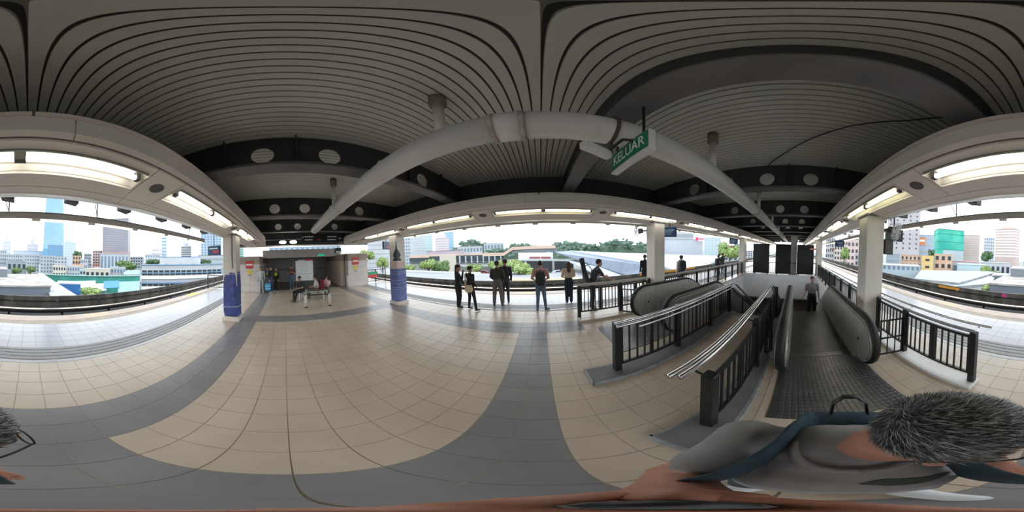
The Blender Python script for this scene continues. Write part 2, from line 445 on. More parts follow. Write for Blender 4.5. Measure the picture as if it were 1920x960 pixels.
# outer edge beams carrying a line of tubes, hung over the platform edges
for sgn, yy, x0, nm in ((-1, -4.63, -8.5, 'skyline'), (1, 7.17, -8.5, 'market')):
    t = thing('edge_light_beam', 'slim cream light beam hung over the %s platform edge' % nm, 'light beam', (0, yy, 0))
    ya, yb = -.12, .12
    MB().box(x0, 29, ya, yb, 3.21, 3.38).build('channel', M_CREAM, t)
    MB().box(x0, 29, ya - .03, yb + .03, 3.38, 3.40).build('cap', M_FLANGE, t)
    tb = MB().box(-.70, .70, -.045, .045, -.035, 0).mesh('tube', M_TUBE if sgn < 0 else M_TUBEW)
    tb2 = MB().box(-.70, .70, -.045, .045, -.035, 0).mesh('tube', M_TUBEW)
    kk = 0
    x = x0 + .8
    while x < 28:
        place('tube', tb2 if kk % 5 in (0, 3) else tb, t, (x, 0, 3.21)); kk += 1
        MB().box(x + .715, x + .955, -.05, .05, 3.175, 3.21).build('end_cap', M_TRAY, t)
        x += 1.67
    for x in (-7.0, -2.05, .60, 3.16, 6.9, 10.4, 14, 18, 22, 26):
        MB().tube([(x, sgn * -.0, 3.4), (x, -sgn * .05, CEIL)], .018, 6).build('hanger', M_FLANGE, t)
        MB().tube([(x, 0, 3.45), (x + .25, -sgn * .3, CEIL)], .012, 6).build('brace', M_FLANGE, t)

# ------------------------------------------------------------------ columns
def column(x, y, label, top=2.93, w=.235):
    t = thing('column', label, 'column', (x, y, 0))
    MB().bev(-w, w, -w, w, .1, top, .02).build('shaft', M_COL, t)
    MB().bev(-w - .05, w + .05, -w - .05, w + .05, 0, .13, .008).build('base', M_CREAM, t)
    MB().box(-w - .05, w + .05, -w - .05, w + .05, top - .03, top).build('cap_plate', M_FLANGE, t)
    return t
CM, CP = -1.77, 4.38
colL = column(-5.28, CM, 'column wrapped in loose dark blue sheet nearest the end wall')
colR = column(-5.28, CP, 'column with tight blue wrap and black spire silhouette')
colA = column(3.62, CM, 'column beside the escalator carrying a wall fan and dark speaker box')
colB = column(3.74, CP, 'column behind the steel escalator end, carrying a fan and screen')
column(12.8, CM, 'far column by the black boards on the skyline side')
column(12.8, CP, 'far column by the black boards on the market side')
column(21.9, CM, 'most distant column on the skyline side'); column(21.9, CP, 'most distant column on the market side')
column(13.6, .22, 'plain column standing between two black boards', 3.3, .26)

# loose blue sheet tied round the first column
random.seed(3)
m = MB(); n = 28; rows = [(.16, .30), (.45, .315), (.8, .30), (1.15, .315), (1.5, .30), (1.66, .285), (1.84, .25)]
for z, r in rows:
    for k in range(n):
        a = 2 * PI * k / n
        f = 1 / max(abs(math.cos(a)), abs(math.sin(a)))
        f = min(f, 1.27)
        rr = r * f * .84 + random.uniform(-.012, .012)
        zz = z
        if z > 1.6: zz = z - (.20 if math.sin(a) < -.1 else 0) * (1 if z > 1.8 else .5) + random.uniform(-.03, .03)
        m.v.append((rr * math.cos(a), rr * math.sin(a), zz))
for i in range(len(rows) - 1):
    for k in range(n): m.f.append((i * n + k, i * n + (k + 1) % n, (i + 1) * n + (k + 1) % n, (i + 1) * n + k)); m.mi.append(0)
o = m.build('blue_sheet', M_BLUE, None, True, (-5.28, CM, 0)); o.modifiers.new('s', 'SUBSURF').levels = 1
so = o.modifiers.new('t', 'SOLIDIFY'); so.thickness = .004
tag(o, 'loose dark blue plastic sheet wrapped round the column near the end wall', 'sheet')
def sq_loop(r, z, dz=0):
    p = []
    for k in range(25):
        a = 2 * PI * k / 24; f = min(1 / max(abs(math.cos(a)), abs(math.sin(a))), 1.27) * .84
        p.append((r * f * math.cos(a), r * f * math.sin(a), z + dz * math.sin(a + .5)))
    return p
rp = thing('rope', 'white rope tied round the loose blue sheet', 'rope', (-5.28, CM, 0))
MB().tube(sq_loop(.335, .50, .03), .008, 6).build('loop', M_ROPE, rp)
MB().tube(sq_loop(.325, 1.60, .02), .006, 6).build('loop', M_ROPE, rp)
MB().tube([(.24, .10, 1.8), (.245, .09, 2.3), (.25, .1, 2.9)], .02, 6).build('tail', mat('cloth_mauve', (.18, .15, .22), .8), rp)
# tight blue wrap on the second column
wr = thing('blue_wrap', 'tight blue plastic wrap bound with white cord round the column', 'wrap', (-5.28, CP, 0))
def sqring(r, zs_, mt, nm, par, jit=0):
    m = MB(); n = 24
    for z in zs_:
        for k in range(n):
            a = 2 * PI * k / n + PI / 4; f = min(1 / max(abs(math.cos(a)), abs(math.sin(a))), 1.32) * .84
            rr = r * f + random.uniform(-jit, jit); m.v.append((rr * math.cos(a), rr * math.sin(a), z))
    for i in range(len(zs_) - 1):
        for k in range(n): m.f.append((i * n + k, i * n + (k + 1) % n, (i + 1) * n + (k + 1) % n, (i + 1) * n + k)); m.mi.append(0)
    o = m.build(nm, mt, par); s = o.modifiers.new('t', 'SOLIDIFY'); s.thickness = .004; return o
sqring(.30, [.14, .35, .6, .62], mat('blue_pale', (.16, .19, .42), .5, var=.12, scale=5), 'lower_sheet', wr)
sqring(.308, [.60, .8, 1.0, 1.2, 1.45, 1.50], mat('blue_mid', (.11, .14, .36), .45, var=.2, scale=7, bump=.3), 'upper_sheet', wr, .004)
for z in (.66, .74, .9, 1.02, 1.3, 1.38): MB().tube(sq_loop(.322, z, .012), .005, 5).build('cord', M_ROPE, wr)
sqring(.298, [1.50, 1.55, 1.78], mat('peach_band', (.60, .46, .40), .6, var=.05), 'peach_band', wr)
# black spire silhouette stuck to the faces towards the platform
spire = [(-.20, 1.82), (.20, 1.82), (.20, 1.90), (.14, 1.92), (.14, 1.98), (.19, 2.02), (.17, 2.12), (.10, 2.22), (.035, 2.32), (.015, 2.48), (.004, 2.66), (-.004, 2.66), (-.015, 2.48), (-.035, 2.32), (-.10, 2.22), (-.17, 2.12), (-.19, 2.02), (-.14, 1.98), (-.14, 1.92), (-.20, 1.90)]
half = [(max(0, u), z) for u, z in spire if u >= 0] + [(0, 2.66), (0, 1.82)]
sp = MB().prism([(u * 1.15, z) for u, z in half], -.004, .004, 'x').build('spire_sticker', mat('sticker_black', (.03, .03, .04), .5), None, False, (-5.28 + .241, CP - .237, 0))
tag(sp, 'black spire shaped sticker folded round the column corner above the blue wrap', 'sticker')
MB().prism([(-u * 1.15, z) for u, z in half], -.004, .004, 'y').build('spire_side', MATS['sticker_black'], sp, False, (-.004, -.004, 0))

# ------------------------------------------------------------------ white pipe on the centre line
pz, pr = 3.24, .15
t = thing('ceiling_pipe', 'thick white pipe running the length of the platform under the roof', 'pipe', (0, YC, 0))
for a, b in ((-6.6, -3.5), (-3.49, -.32), (-.31, -.10), (-.09, 4.8), (4.81, 11.0), (11.01, 21.0)):
    MB().tube([(a, 0, pz), (b, 0, pz)], pr + (.012 if a == -.31 else 0), 24).build('pipe_length', M_PIPE, t, True)
for x in (-3.495, -.315, -.095, 4.805, 11.0): MB().tube([(x - .02, 0, pz), (x + .02, 0, pz)], pr + .018, 24).build('joint_ring', M_PIPE if x < -1 else mat('ring_stained', (.42, .38, .33), .6, var=.2, scale=12), t, True)
for k in range(-1, 7):
    x = -.82 + BAY * k
    MB().tube([(x, 0, pz + .1), (x, 0, CEIL - .22)], .055, 14).build('hanger_post', M_PIPE, t, True)
    MB().tube([(x, 0, CEIL - .22), (x, 0, CEIL)], .085, 14).build('hanger_sleeve', mat('sleeve_rusty', (.21, .18, .14), .8, var=.3, scale=6), t, True)

# ------------------------------------------------------------------ green exit sign and white batten under the pipe
def text_mesh(body, size, mt, ext=.002):
    cu = bpy.data.curves.new('lettering', 'FONT'); cu.body = body; cu.size = size; cu.extrude = ext; cu.align_x = 'CENTER'; cu.align_y = 'CENTER'
    o = bpy.data.objects.new('lettering', cu); C.objects.link(o)
    dg = bpy.context.evaluated_depsgraph_get(); dg.update()
    me = bpy.data.meshes.new_from_object(o.evaluated_get(dg)); bpy.data.objects.remove(o)
    me.materials.clear(); me.materials.append(mt); return me
sg = thing('exit_sign', 'green hanging exit sign with white lettering below the pipe', 'sign', (.745, 1.20, 2.84))
bevel(MB().box(-.028, .028, -.30, .30, 0, .22).build('case', M_WHITE, sg))
for s_ in (-1, 1):
    MB().box(s_ * .029, s_ * .033, -.285, .285, .012, .208).build('green_face', M_GREEN, sg)
    place('lettering', text_mesh('KELUAR', .135, M_SIGNW), sg, (s_ * .0345, 0, .11), (PI / 2, 0, s_ * PI / 2), (1.02, 1.25, 1))
MB().box(-.033, .033, -.30, .30, -.018, 0).build('light_strip', mat('strip_pale', (.75, .74, .72), .5), sg)
for y in (-.20, .22): MB().tube([(0, y, .22), (0, y, BEAM_Z - 2.84)], .012, 6).build('hanger_rod', M_BLACK, sg)
bt = thing('batten', 'white batten behind the green exit sign under the pipe', 'batten', (.36, 1.16, 2.86), math.radians(25))
bevel(MB().box(-.04, .24, -.035, .035, 0, .075).build('body', M_WHITE, bt))
MB().box(-.045, -.04, -.03, .03, .005, .07).build('end_cap', M_CREAM, bt)
cl = thing('pipe_clamp', 'rusty brown clamp strap round the pipe by the exit sign', 'clamp', (.60, YC, pz))
MB().tube([(0, (pr + .012) * math.sin(a), (pr + .012) * math.cos(a)) for a in [2 * PI * k / 20 for k in range(21)]], .018, 6).build('strap', mat('clamp_brown', (.09, .06, .05), .7), cl)
MB().tube([(0, .0, -pr), (.0, .01, -pr - .14)], .02, 6).build('drop_rod', MATS['clamp_brown'], cl)
MB().tube([(.0, -.03, -pr - .10), (.06, -.10, -pr - .02), (.12, -.16, -pr - .05), (.14, -.18, -pr - .14)], .016, 6).build('cable_loop', M_BLACK, cl)

# ------------------------------------------------------------------ railings
BAL = MB().box(-.011, .011, -.011, .011, 0, 1).mesh('baluster', M_BLACK)
def railing(name, label, pts, posts, h=.98, zb=.05, wid=.09, rails=(), pitch=.105, cap=None, z0=0.0, dims=.045):
    # straight run along x at y: pts = (y, x0, x1)
    y, x0, x1 = pts
    t = thing(name, label, 'railing', (0, y, z0))
    for x in posts:
        p = MB().bev(x - dims, x + dims, -dims, dims, zb - .05, h, .006).build('post', M_BLACK, t)
    ps = sorted(posts)
    for a, b in zip(ps[:-1], ps[1:]):
        xa, xb = a + dims + .012, b - dims - .012
        MB().box(xa, xb, -.018, .018, h - .10, h - .06).build('panel_rail', M_BLACK, t)
        MB().box(xa, xb, -.018, .018, zb + .10, zb + .14).build('panel_rail', M_BLACK, t)
        MB().box(xa, xa + .025, -.016, .016, zb + .10, h - .06).build('panel_stile', M_BLACK, t)
        MB().box(xb - .025, xb, -.016, .016, zb + .10, h - .06).build('panel_stile', M_BLACK, t)
        mid = (xa + xb) / 2
        if b - a > 1.1: MB().box(mid - .03, mid + .03, -.014, .014, zb + .12, h - .08).build('panel_stile', M_BLACK, t)
        nb = max(2, int((xb - xa) / pitch))
        for k in range(1, nb):
            xx = xa + (xb - xa) * k / nb
            if b - a > 1.1 and abs(xx - mid) < .05: continue
            place('baluster', BAL, t, (xx, 0, zb + .13), None, (1, 1, h - .10 - zb - .12))
    for (dy, z, r, mt, ext0, ext1) in rails:
        MB().tube([(ps[0] - ext0, dy, z), (ps[-1] + ext1, dy, z)], r, 10).build('handrail', mt, t, True)
        for x in ps:
            if abs(dy) > .04: MB().tube([(x, 0, z - .07), (x, dy, z - .06), (x, dy, z)], .010, 6).build('rail_bracket', M_STEEL, t)
    return t
M_TOPRAIL = mat('rail_beige', (.42, .39, .36), .45, var=.08)
# market-side guard rail in two runs, either side of the column
r1 = railing('guard_railing', 'black guard railing with beige top tube beside the steel escalator end', (4.36, 1.0, 3.45), (1.02, 2.3, 3.42), zb=.10,
             rails=((0, 1.0, .022, M_TOPRAIL, .02, .02), (.16, 1.0, .03, M_TOPRAIL, .10, .02)))
r2 = railing('guard_railing', 'long black guard railing along the stairwell on the market side', (4.30, 4.1, 12.5), (4.08, 5.1, 6.15, 7.2, 8.25, 9.3, 10.4, 11.5, 12.45), zb=.10,
             rails=((0, 1.02, .035, M_TOPRAIL, .02, .02), (.16, 1.0, .03, M_TOPRAIL, .02, .02)))
r3 = railing('guard_railing', 'short black guard railing on the skyline side ending beside the man', (-1.88, .93, 3.32), (.93, 2.29, 3.30), zb=.10,
             rails=((0, .985, .026, M_PLEDGE, .0, .0), (-.14, 1.04, .022, M_STEEL, .18, .1)))
r4 = railing('guard_railing', 'long black guard railing along the stairwell on the skyline side', (-1.74, 4.0, 12.5), (3.98, 5.0, 6.05, 7.1, 8.2, 9.3, 10.4, 11.5, 12.45), zb=.10,
             rails=((0, .99, .026, M_PLEDGE, .0, .0), (-.14, 1.04, .022, M_STEEL, .1, .1)))
kerb = MB().bev(.98, 12.5, 4.06, 4.24, 0, .055, .008).bev(.98, HOLE[0], 4.24, 4.5, 0, .055, .008)
tag(kerb.build('railing_kerb', M_BEIGE), 'low beige kerb under the market-side guard railing', 'kerb')
kerb = MB().bev(.86, 3.4, -1.98, -1.70, 0, .05, .008)
tag(kerb.build('railing_kerb', M_WHITE), 'low pale kerb under the skyline-side guard railing', 'kerb')
# railings A and B on grey plinths either side of the stair
STX = 4.6
def stair_railing(name, label, y, plinth_y, posts, rails, x_end, sgn):
    t = railing(name, label, (y, posts[0], posts[-1]), posts, h=.97, zb=.06, rails=(), pitch=.125, dims=.05)
    for x in posts: pass
    for dy, z, r, ext in rails:
        dn = (12.2 - STX)
        pts = [(posts[0] - ext, dy, z), (STX - .15, dy, z), (STX + .05, dy, z - .06), (STX + dn, dy, z - .06 - dn * .577)]
        MB().tube(pts, r, 10).build('handrail', M_STEEL, t, True)
    for x in posts:
        MB().tube([(x, 0, .93), (x, rails[0][0] * .6, .94), (x, rails[0][0], .965)], .012, 6).build('rail_bracket', M_BLACK, t)
    # sloping balustrade down the stair
    m = MB(); m.prism([(STX + .1, .80), (STX + .1, .74), (12.2, .74 - (12.1 - STX) * .577), (12.2, .80 - (12.1 - STX) * .577)], -.02, .02, 'y')
    m.build('sloping_rail', M_BLACK, t)
    for k in range(1, 7):
        x = STX + k * 1.1; zz = -(x - STX) * .577
        MB().box(x - .04, x + .04, -.04, .04, zz - .1, zz + .82).build('post', M_BLACK, t)
    m = MB(); m.prism([(STX + .1, .72), (STX + .1, .1), (12.2, .1 - (12.1 - STX) * .577), (12.2, .72 - (12.1 - STX) * .577)], -.006, .006, 'y')
    m.build('infill_panel', mat('infill_dark', (.05, .05, .05), .5), t)
    pl = MB(); pa, pb = plinth_y
    pl.bev(.56, STX, pa, pb, 0, .06, .006)
    po = tag(pl.build('plinth', M_PLINTH), label.replace('black railing', 'dark grey plinth under the railing'), 'plinth')
    e = MB().box(.545, STX, pa - .025, pa, 0, .05).box(.545, STX, pb, pb + .025, 0, .05).box(.53, .56, pa - .025, pb + .025, 0, .05)
    e.build('plinth_edge', M_PLEDGE, po)
    return t
stair_railing('stair_railing', 'black railing with steel handrails between the stair and the far escalator', 1.93, (1.76, 2.08), (.96, 2.16, 3.36, 4.5),
              ((-.10, 1.0, .020, .08), (-.16, .98, .020, .08), (-.10, .86, .014, -.3)), STX, 1)
stair_railing('stair_railing', 'black railing with steel handrails nearest the man, beside the ribbed plate', .53, (.38, .68), (.93, 2.22, 3.4, 4.5),
              ((.16, 1.03, .022, .24), (.10, 1.03, .022, .20)), STX, -1)
# small gates between railings and escalator
def gate(label, p0, p1, h, par=None):
    d = Vector(p1) - Vector(p0); t = thing('gate', label, 'gate', (*p0, 0), math.atan2(d.y, d.x)); l = d.length
    MB().box(0, l, -.012, .012, h - .03, h).build('rail', M_BLACK, t); MB().box(0, l, -.012, .012, .05, .08).build('rail', M_BLACK, t)
    MB().box(0, .025, -.012, .012, .05, h).build('stile', M_BLACK, t); MB().box(l - .025, l, -.012, .012, .05, h).build('stile', M_BLACK, t)
    MB().box(0, l, -.012, .012, .42, .45).build('rail', M_BLACK, t)
    for k in (1, 2): place('baluster', BAL, t, (l * k / 3, 0, .08), None, (.8, .8, h - .1))
gate('little black gate closing the gap between skyline-side railing and escalator', (2.30, -1.83), (2.36, -1.40), .82)
gate('little black gate closing the gap between the stair railing and the escalator', (2.62, .48), (2.70, .36), .80)
gate('little black gate beside the steel escalator end on the market side', (2.34, 4.30), (2.62, 3.95), .80)

# ------------------------------------------------------------------ escalators
SL = .577
def escalator(label, yi0, yi1, xn, xc, xs, xplate, wall, dots):
    """steps between yi0 and yi1; newels at xn; comb at xc; slope starts at xs"""
    t = thing('escalator', label, 'escalator', (0, 0, 0))
    xe = 12.4
    r = .43; zc = .52
    def prof(off=0.0, zlow=.09):
        p = []
        for k in range(13):
            a = -PI / 2 - PI * k / 12
            p.append((xn + r + (r + off) * math.cos(a), zc + (r + off) * math.sin(a)))
        p = p[::-1] if p[0][1] > p[-1][1] else p
        top = zc + r + off
        xb = xs - .35
        tp = []
        for k in range(7):
            f = k / 6; a = f * math.atan(SL); R_ = 1.2
            tp.append((xb + R_ * math.sin(a), top - R_ * (1 - math.cos(a))))
        lx, lz = tp[-1]
        tp.append((xe, lz - (xe - lx) * SL))
        return p, tp, top
    p, tp, top = prof()
    lx, lz = tp[-2]
    bot = [(xe, tp[-1][1] - .86), (lx - .1, zc - r - .02)]
    poly = p + tp + bot
    for s_, yy, in ((-1, yi0), (1, yi1)):
        ya, yb = (yy - .17, yy - .02) if s_ < 0 else (yy + .02, yy + .17)
        b = MB().prism(poly if s_ > 0 else poly, ya, yb, 'y').build('balustrade', M_BRUSH, t)
        MB().disc((xn + r + .05, ya if s_ > 0 else yb, zc - .02), .03, (0, 1, 0), 14, .012).build('sensor_hole', M_BLACK, b)
        MB().disc((xn + r + .05, yb if s_ > 0 else ya, zc - .02), .03, (0, 1, 0), 14, .012).build('sensor_hole', M_BLACK, b)
        q, tq, _ = prof(.025)
        path = [(x, (ya + yb) / 2, z) for x, z in q + tq]
        MB().tube(path, .06, 12, True, (.62, 1.0)).build('handrail', M_RUBBER, t, True)
        q, tq, _ = prof(-.03)
        MB().tube([(x, (ya + yb) / 2, z) for x, z in (q[3:] + tq)], .08, 8, True, (.30, 1.05)).build('rail_guide', M_STEEL, t)
        # outer and inner decking
        yo = yy - .34 if s_ < 0 else yy + .34
        d0, d1 = sorted((yo if wall[0 if s_ < 0 else 1] else (yy + s_ * .12), yy))
        dk = [(xc - .25, 0), (xc - .25, .04), (xc, .11), (xs - .1, .11), (xs + .25, .0), (xe, .0 - (xe - xs - .25) * SL), (xe, -.6 - (xe - xs - .25) * SL), (xs + .1, -.5), (xs - .1, 0)]
        MB().prism(dk, d0, d1, 'y').build('deck', M_BRUSH, t)
    # truss cladding below
    MB().prism([(xs - .1, -.10), (xe, -.10 - (xe - xs) * SL), (xe, -1.0 - (xe - xs) * SL), (xs - .1, -1.0)], yi0 - .12, yi1 + .12, 'y').build('truss_cladding', mat('cladding_dark', (.07, .07, .07), .6), t)
    # steps
    x = xc; z = .012
    run = .4; i = 0
    sm = MB().box(0, run - .006, yi0 + .01, yi1 - .01, -.20, 0)
    sme = sm.mesh('step', M_STEP)
    rib = MB()
    for k in range(int((yi1 - yi0) / .028)):
        yy = yi0 + .02 + k * .028; rib.box(0, run - .006, yy, yy + .012, 0, .008)
    rme = rib.mesh('tread_ribs', M_STEP)
    while x < xe - .5:
        dz = max(0, x + run / 2 - xs) * SL
        if dz > 0: dz = math.ceil(dz / (run * SL) - .5) * run * SL
        st = place('step', sme, t, (x, 0, z - dz)); rr = place('tread_ribs', rme, st); rr['kind'] = 'stuff'
        x += run; i += 1
    # comb and landing plate
    cb = MB().box(xc - .14, xc, yi0 - .02, yi1 + .02, 0, .016).build('comb_plate', mat('comb_metal', (.20, .20, .20), .35, metal=.9), t)
    pl = MB().box(xplate, xc - .14, yi0 - .12, yi1 + .12, 0, .010).build('landing_plate', M_STEP, t)
    rb = MB(); n_ = int((yi1 - yi0 + .2) / .058)
    for k in range(n_):
        yy = yi0 - .11 + k * .058
        xx = xplate + .02
        while xx < xc - .2:
            rb.bev(xx, xx + .058, yy, yy + .046, .010, .015, .004); xx += .066
    rb_o = rb.build('plate_ribs', mat('plate_metal', (.20, .20, .205), .30, metal=.75, var=.1, scale=5), pl); rb_o['kind'] = 'stuff'
    return t
escalator('escalator with ribbed dark landing plate in front of the grey haired man', -1.0, .06, 1.93, 2.76, 4.9, 1.2, (True, True), 1)
escalator('escalator with rounded steel ends beyond the stair railing', 2.52, 3.52, 2.27, 2.95, 4.65, 1.3, (False, True), 1)

# ------------------------------------------------------------------ stair between the railings
t = thing('staircase', 'beige staircase dropping between the two black stair railings', 'staircase')
sm = MB().bev(0, .31, .70, 1.74, -.6, 0, .004).mesh('stair_step', M_BEIGE)
nm_ = MB().box(0, .03, .70, 1.74, .0, .004).mesh('nosing', M_PLINTH)
for k in range(24):
    x = STX + k * .295; z = -(k + 1) * .17
    s = place('stair_step', sm, t, (x, 0, z)); place('nosing', nm_, s, (.27, 0, 0))
# ------------------------------------------------------------------ stairwell walls and hall below
LZ = -5.4
MW_ = mat('stairwell_white', (.74, .74, .76), .55, var=.03)
tag(MB().box(HOLE[1] - .05, HOLE[1] + .12, HOLE[2], HOLE[3], -1.75, .13).build('wall_stairwell_end', MW_), 'white wall closing the far end of the stairwell below the black boards', 'wall', kind='structure')
tag(MB().box(HOLE[0], HOLE[1], HOLE[3] - .03, HOLE[3], -1.75, -.0).build('wall_stairwell_market', MW_), 'white side wall of the stairwell on the market side', 'wall', kind='structure')
tag(MB().box(HOLE[0], HOLE[1], HOLE[2], HOLE[2] + .03, -1.75, -.0).build('wall_stairwell_skyline', MW_), 'white side wall of the stairwell on the skyline side', 'wall', kind='structure')
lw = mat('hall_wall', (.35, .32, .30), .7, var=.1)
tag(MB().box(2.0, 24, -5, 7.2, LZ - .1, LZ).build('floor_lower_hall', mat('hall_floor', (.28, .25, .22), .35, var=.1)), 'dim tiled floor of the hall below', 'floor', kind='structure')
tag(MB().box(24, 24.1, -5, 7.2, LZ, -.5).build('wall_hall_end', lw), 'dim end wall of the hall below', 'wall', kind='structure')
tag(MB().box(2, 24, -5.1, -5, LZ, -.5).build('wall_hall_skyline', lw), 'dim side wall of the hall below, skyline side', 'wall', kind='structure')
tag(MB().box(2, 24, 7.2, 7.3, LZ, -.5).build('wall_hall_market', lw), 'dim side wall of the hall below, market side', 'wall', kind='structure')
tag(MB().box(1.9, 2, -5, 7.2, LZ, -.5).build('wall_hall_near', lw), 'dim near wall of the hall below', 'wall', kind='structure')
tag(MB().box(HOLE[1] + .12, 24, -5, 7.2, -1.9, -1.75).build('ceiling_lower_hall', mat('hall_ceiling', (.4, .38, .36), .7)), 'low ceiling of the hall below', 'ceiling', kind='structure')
for i, (x, y) in enumerate(((14.3, 3.1), (14.3, 0.4), (17.5, 3.1), (17.5, .4), (20.5, 1.7))):  # all but the first lamp are added to light the hall
    lt = thing('hall_downlight', ('bright round downlight in the hall ceiling below the far wall', 'dimmer added downlight beside the middle of the hall below', 'added downlight deeper in the hall, market side', 'added downlight deeper in the hall, skyline side', 'deepest added downlight of the hall below')[i], 'lamp', (x, y, -1.9))
    MB().disc((0, 0, -.02), .16, (0, 0, 1), 20, .04).build('rim', M_WHITE, lt)
    MB().disc((0, 0, -.045), .13, (0, 0, 1), 20, .01).build('lens', mat('downlight', (1, 1, 1), .5, emit=(1, .95, .85), estr=14), lt)
# guard rail and black boards behind the far parapet
t = thing('guard_railing', 'thin black guard railing on top of the far stairwell wall', 'railing', (HOLE[1] + .06, 0, .13))
MB().tube([(0, HOLE[2], .95), (0, HOLE[3], .95)], .022, 8).build('top_rail', M_BLACK, t)
MB().tube([(0, HOLE[2], .10), (0, HOLE[3], .10)], .015, 8).build('bottom_rail', M_BLACK, t)
for k in range(45):
    y = HOLE[2] + .06 + k * .13
    place('baluster', BAL, t, (0, y, .0), None, (.7, .7, .95))
for y0, y1, lb in ((2.17, 3.51, 'black board nearest the market side, behind the far railing'), (.43, 1.66, 'middle black board behind the far railing'), (-1.39, -.05, 'black board nearest the skyline side, behind the far railing')):
    b = thing('black_board', lb, 'board', (12.95, (y0 + y1) / 2, 0))
    hw = (y1 - y0) / 2
    bevel(MB().box(-.03, .03, -hw, hw, .15, 2.52).build('panel', mat('board_black', (.008, .010, .011), .5), b))
    for s_ in (-1, 1): MB().box(-.2, .2, s_ * hw * .8 - .03, s_ * hw * .8 + .03, 0, .15).build('foot', M_BLACK, b)
# row of ceiling-hung things far along the platform
for i, (x, y, w_) in enumerate(((12.4, 5.15, .35), (12.4, -2.75, .35), (12.7, -1.25, .5))):
    s_ = thing('red_sign', ('small red sign hung by the far market-side column', 'small red sign hung beyond the far skyline-side column', 'red sign beside the last black board')[i], 'sign', (x, y, 2.18 if i < 2 else 2.12))
    bevel(MB().box(-.04, .04, -w_ / 2, w_ / 2, 0, .14).build('case', M_RED, s_))
    MB().box(-.045, -.04, -w_ * .35, w_ * .35, .05, .09).build('white_bar', M_SIGNW, s_)
    MB().tube([(0, 0, .14), (0, 0, CEIL - (2.18 if i < 2 else 2.12) + .02)], .012, 6).build('hanger', M_BLACK, s_)

# ------------------------------------------------------------------ fans, speaker box and screens on the columns
def fan(label, base, tip, face):
    t = thing('wall_fan', label, 'fan', base)
    d = Vector(tip) - Vector(base)
    MB().tube([(0, 0, 0), tuple(d * .7)], .03, 8).build('arm', M_GRILLE, t)
    MB().box(-.05, .05, -.07, .07, -.16, .10).build('bracket', mat('fan_rust', (.16, .11, .08), .8, var=.2), t)
    f = Vector(face).normalized()
    MB().tube([tuple(d * .65), tuple(d * .65 + f * .16)], [.09, .10], 12).build('motor', mat('motor_dark', (.06, .06, .055), .5), t)
    c = d * .65 + f * .22
    u = f.cross(Vector((0, 0, 1))).normalized(); v = f.cross(u)
    g = MB()
    for r in (.06, .13, .19, .235):
        for o_ in (-.03, .05):
            k_ = 1 if r < .2 else .6
            g.tube([tuple(c + f * o_ * k_ + u * r * math.cos(a) + v * r * math.sin(a)) for a in [2 * PI * k / 20 for k in range(21)]], .005, 4, False)
    for k in range(10):
        a = 2 * PI * k / 10; e = u * math.cos(a) + v * math.sin(a)
        g.tube([tuple(c + f * .05), tuple(c + f * .05 + e * .13), tuple(c + f * .03 + e * .235), tuple(c - f * .02 + e * .235), tuple(c - f * .03 + e * .1)], .004, 4)
    g.build('cage', mat('cage_white', (.7, .7, .7), .4), t)
    for k in range(3):
        a = 2 * PI * k / 3; e = (u * math.cos(a) + v * math.sin(a)); h = f.cross(e)
        b = MB(); p = [c + e * .03 - h * .02, c + e * .03 + h * .02, c + e * .2 + h * .09 + f * .02, c + e * .21 - h * .05 - f * .02]
        b.add([tuple(q) for q in p] + [tuple(q + f * .004) for q in p], [(0, 1, 2, 3), (7, 6, 5, 4), (0, 4, 5, 1), (1, 5, 6, 2), (2, 6, 7, 3), (3, 7, 4, 0)])
        b.build('blade', mat('blade_grey', (.45, .46, .48), .4), t)
    return t
fan('white caged fan on the column beside the near escalator', (3.62, CM - .24, 2.62), (3.50, -2.34, 2.66), (-.75, -.5, -.25))
fan('white caged fan on the column behind the steel escalator end', (3.60, CP - .02 + .24, 2.66), (3.34, 4.80, 2.66), (-.85, .35, -.15))
sb = thing('speaker_box', 'dark grey speaker box under the fan on the near column', 'speaker', (3.50, -2.16, 2.0))
bevel(MB().box(-.11, .11, -.12, .12, 0, .38).build('case', mat('box_dark', (.045, .05, .045), .6), sb), .01)
MB().box(-.115, -.11, -.10, .10, .04, .34).build('grille', M_GRILLE, sb)
MB().box(-.02, .02, .12, .17, .14, .2).build('mount', M_BLACK, sb)
def screen(label, loc, rz, w_, h_, face, lines=True, hang=.5):
    t = thing('screen', label, 'screen', loc, rz)
    bevel(MB().box(-w_ / 2, w_ / 2, -.05, .05, 0, h_).build('case', M_BLACK, t), .008)
    for s_ in (-1, 1):
        MB().box(-w_ / 2 + .02, w_ / 2 - .02, s_ * .051, s_ * .055, .02, h_ - .02).build('display', face, t)
        if lines:
            for k in range(3): MB().box(-w_ * .38, w_ * (.1 + .1 * k), s_ * .055, s_ * .057, h_ * (.25 + .2 * k), h_ * (.31 + .2 * k)).build('text_line', mat('display_text', (.5, .6, .75), .5), t)
    MB().tube([(0, 0, h_), (0, 0, CEIL - loc[2] + .02)], .02, 8).build('hanger', M_BLACK, t)
    return t
M_DISP = mat('display_blue', (.02, .05, .12), .25, emit=(.03, .07, .14), estr=.12)
M_DISPG = mat('display_grey', (.12, .13, .13), .3)
screen('blue departure screen hung beside the column behind the steel escalator end', (4.22, 4.15, 2.44), math.radians(-52), .50, .36, M_DISP, hang=.48)
screen('grey departure screen hung past the fan on the skyline side', (4.6, -3.1, 2.46), math.radians(60), .6, .40, M_DISPG, hang=.8)
sc1 = screen('blue and red poster screen hung over the skyline platform edge near the end wall', (-8.6, -3.95, 2.42), math.radians(78), .85, .55, M_DISP, False, .8)
MB().box(-.05, .35, -.058, -.054, .12, .28).build('red_text', M_RED, sc1); MB().box(-.3, .3, -.058, -.054, .36, .42).build('white_text', M_SIGNW, sc1)
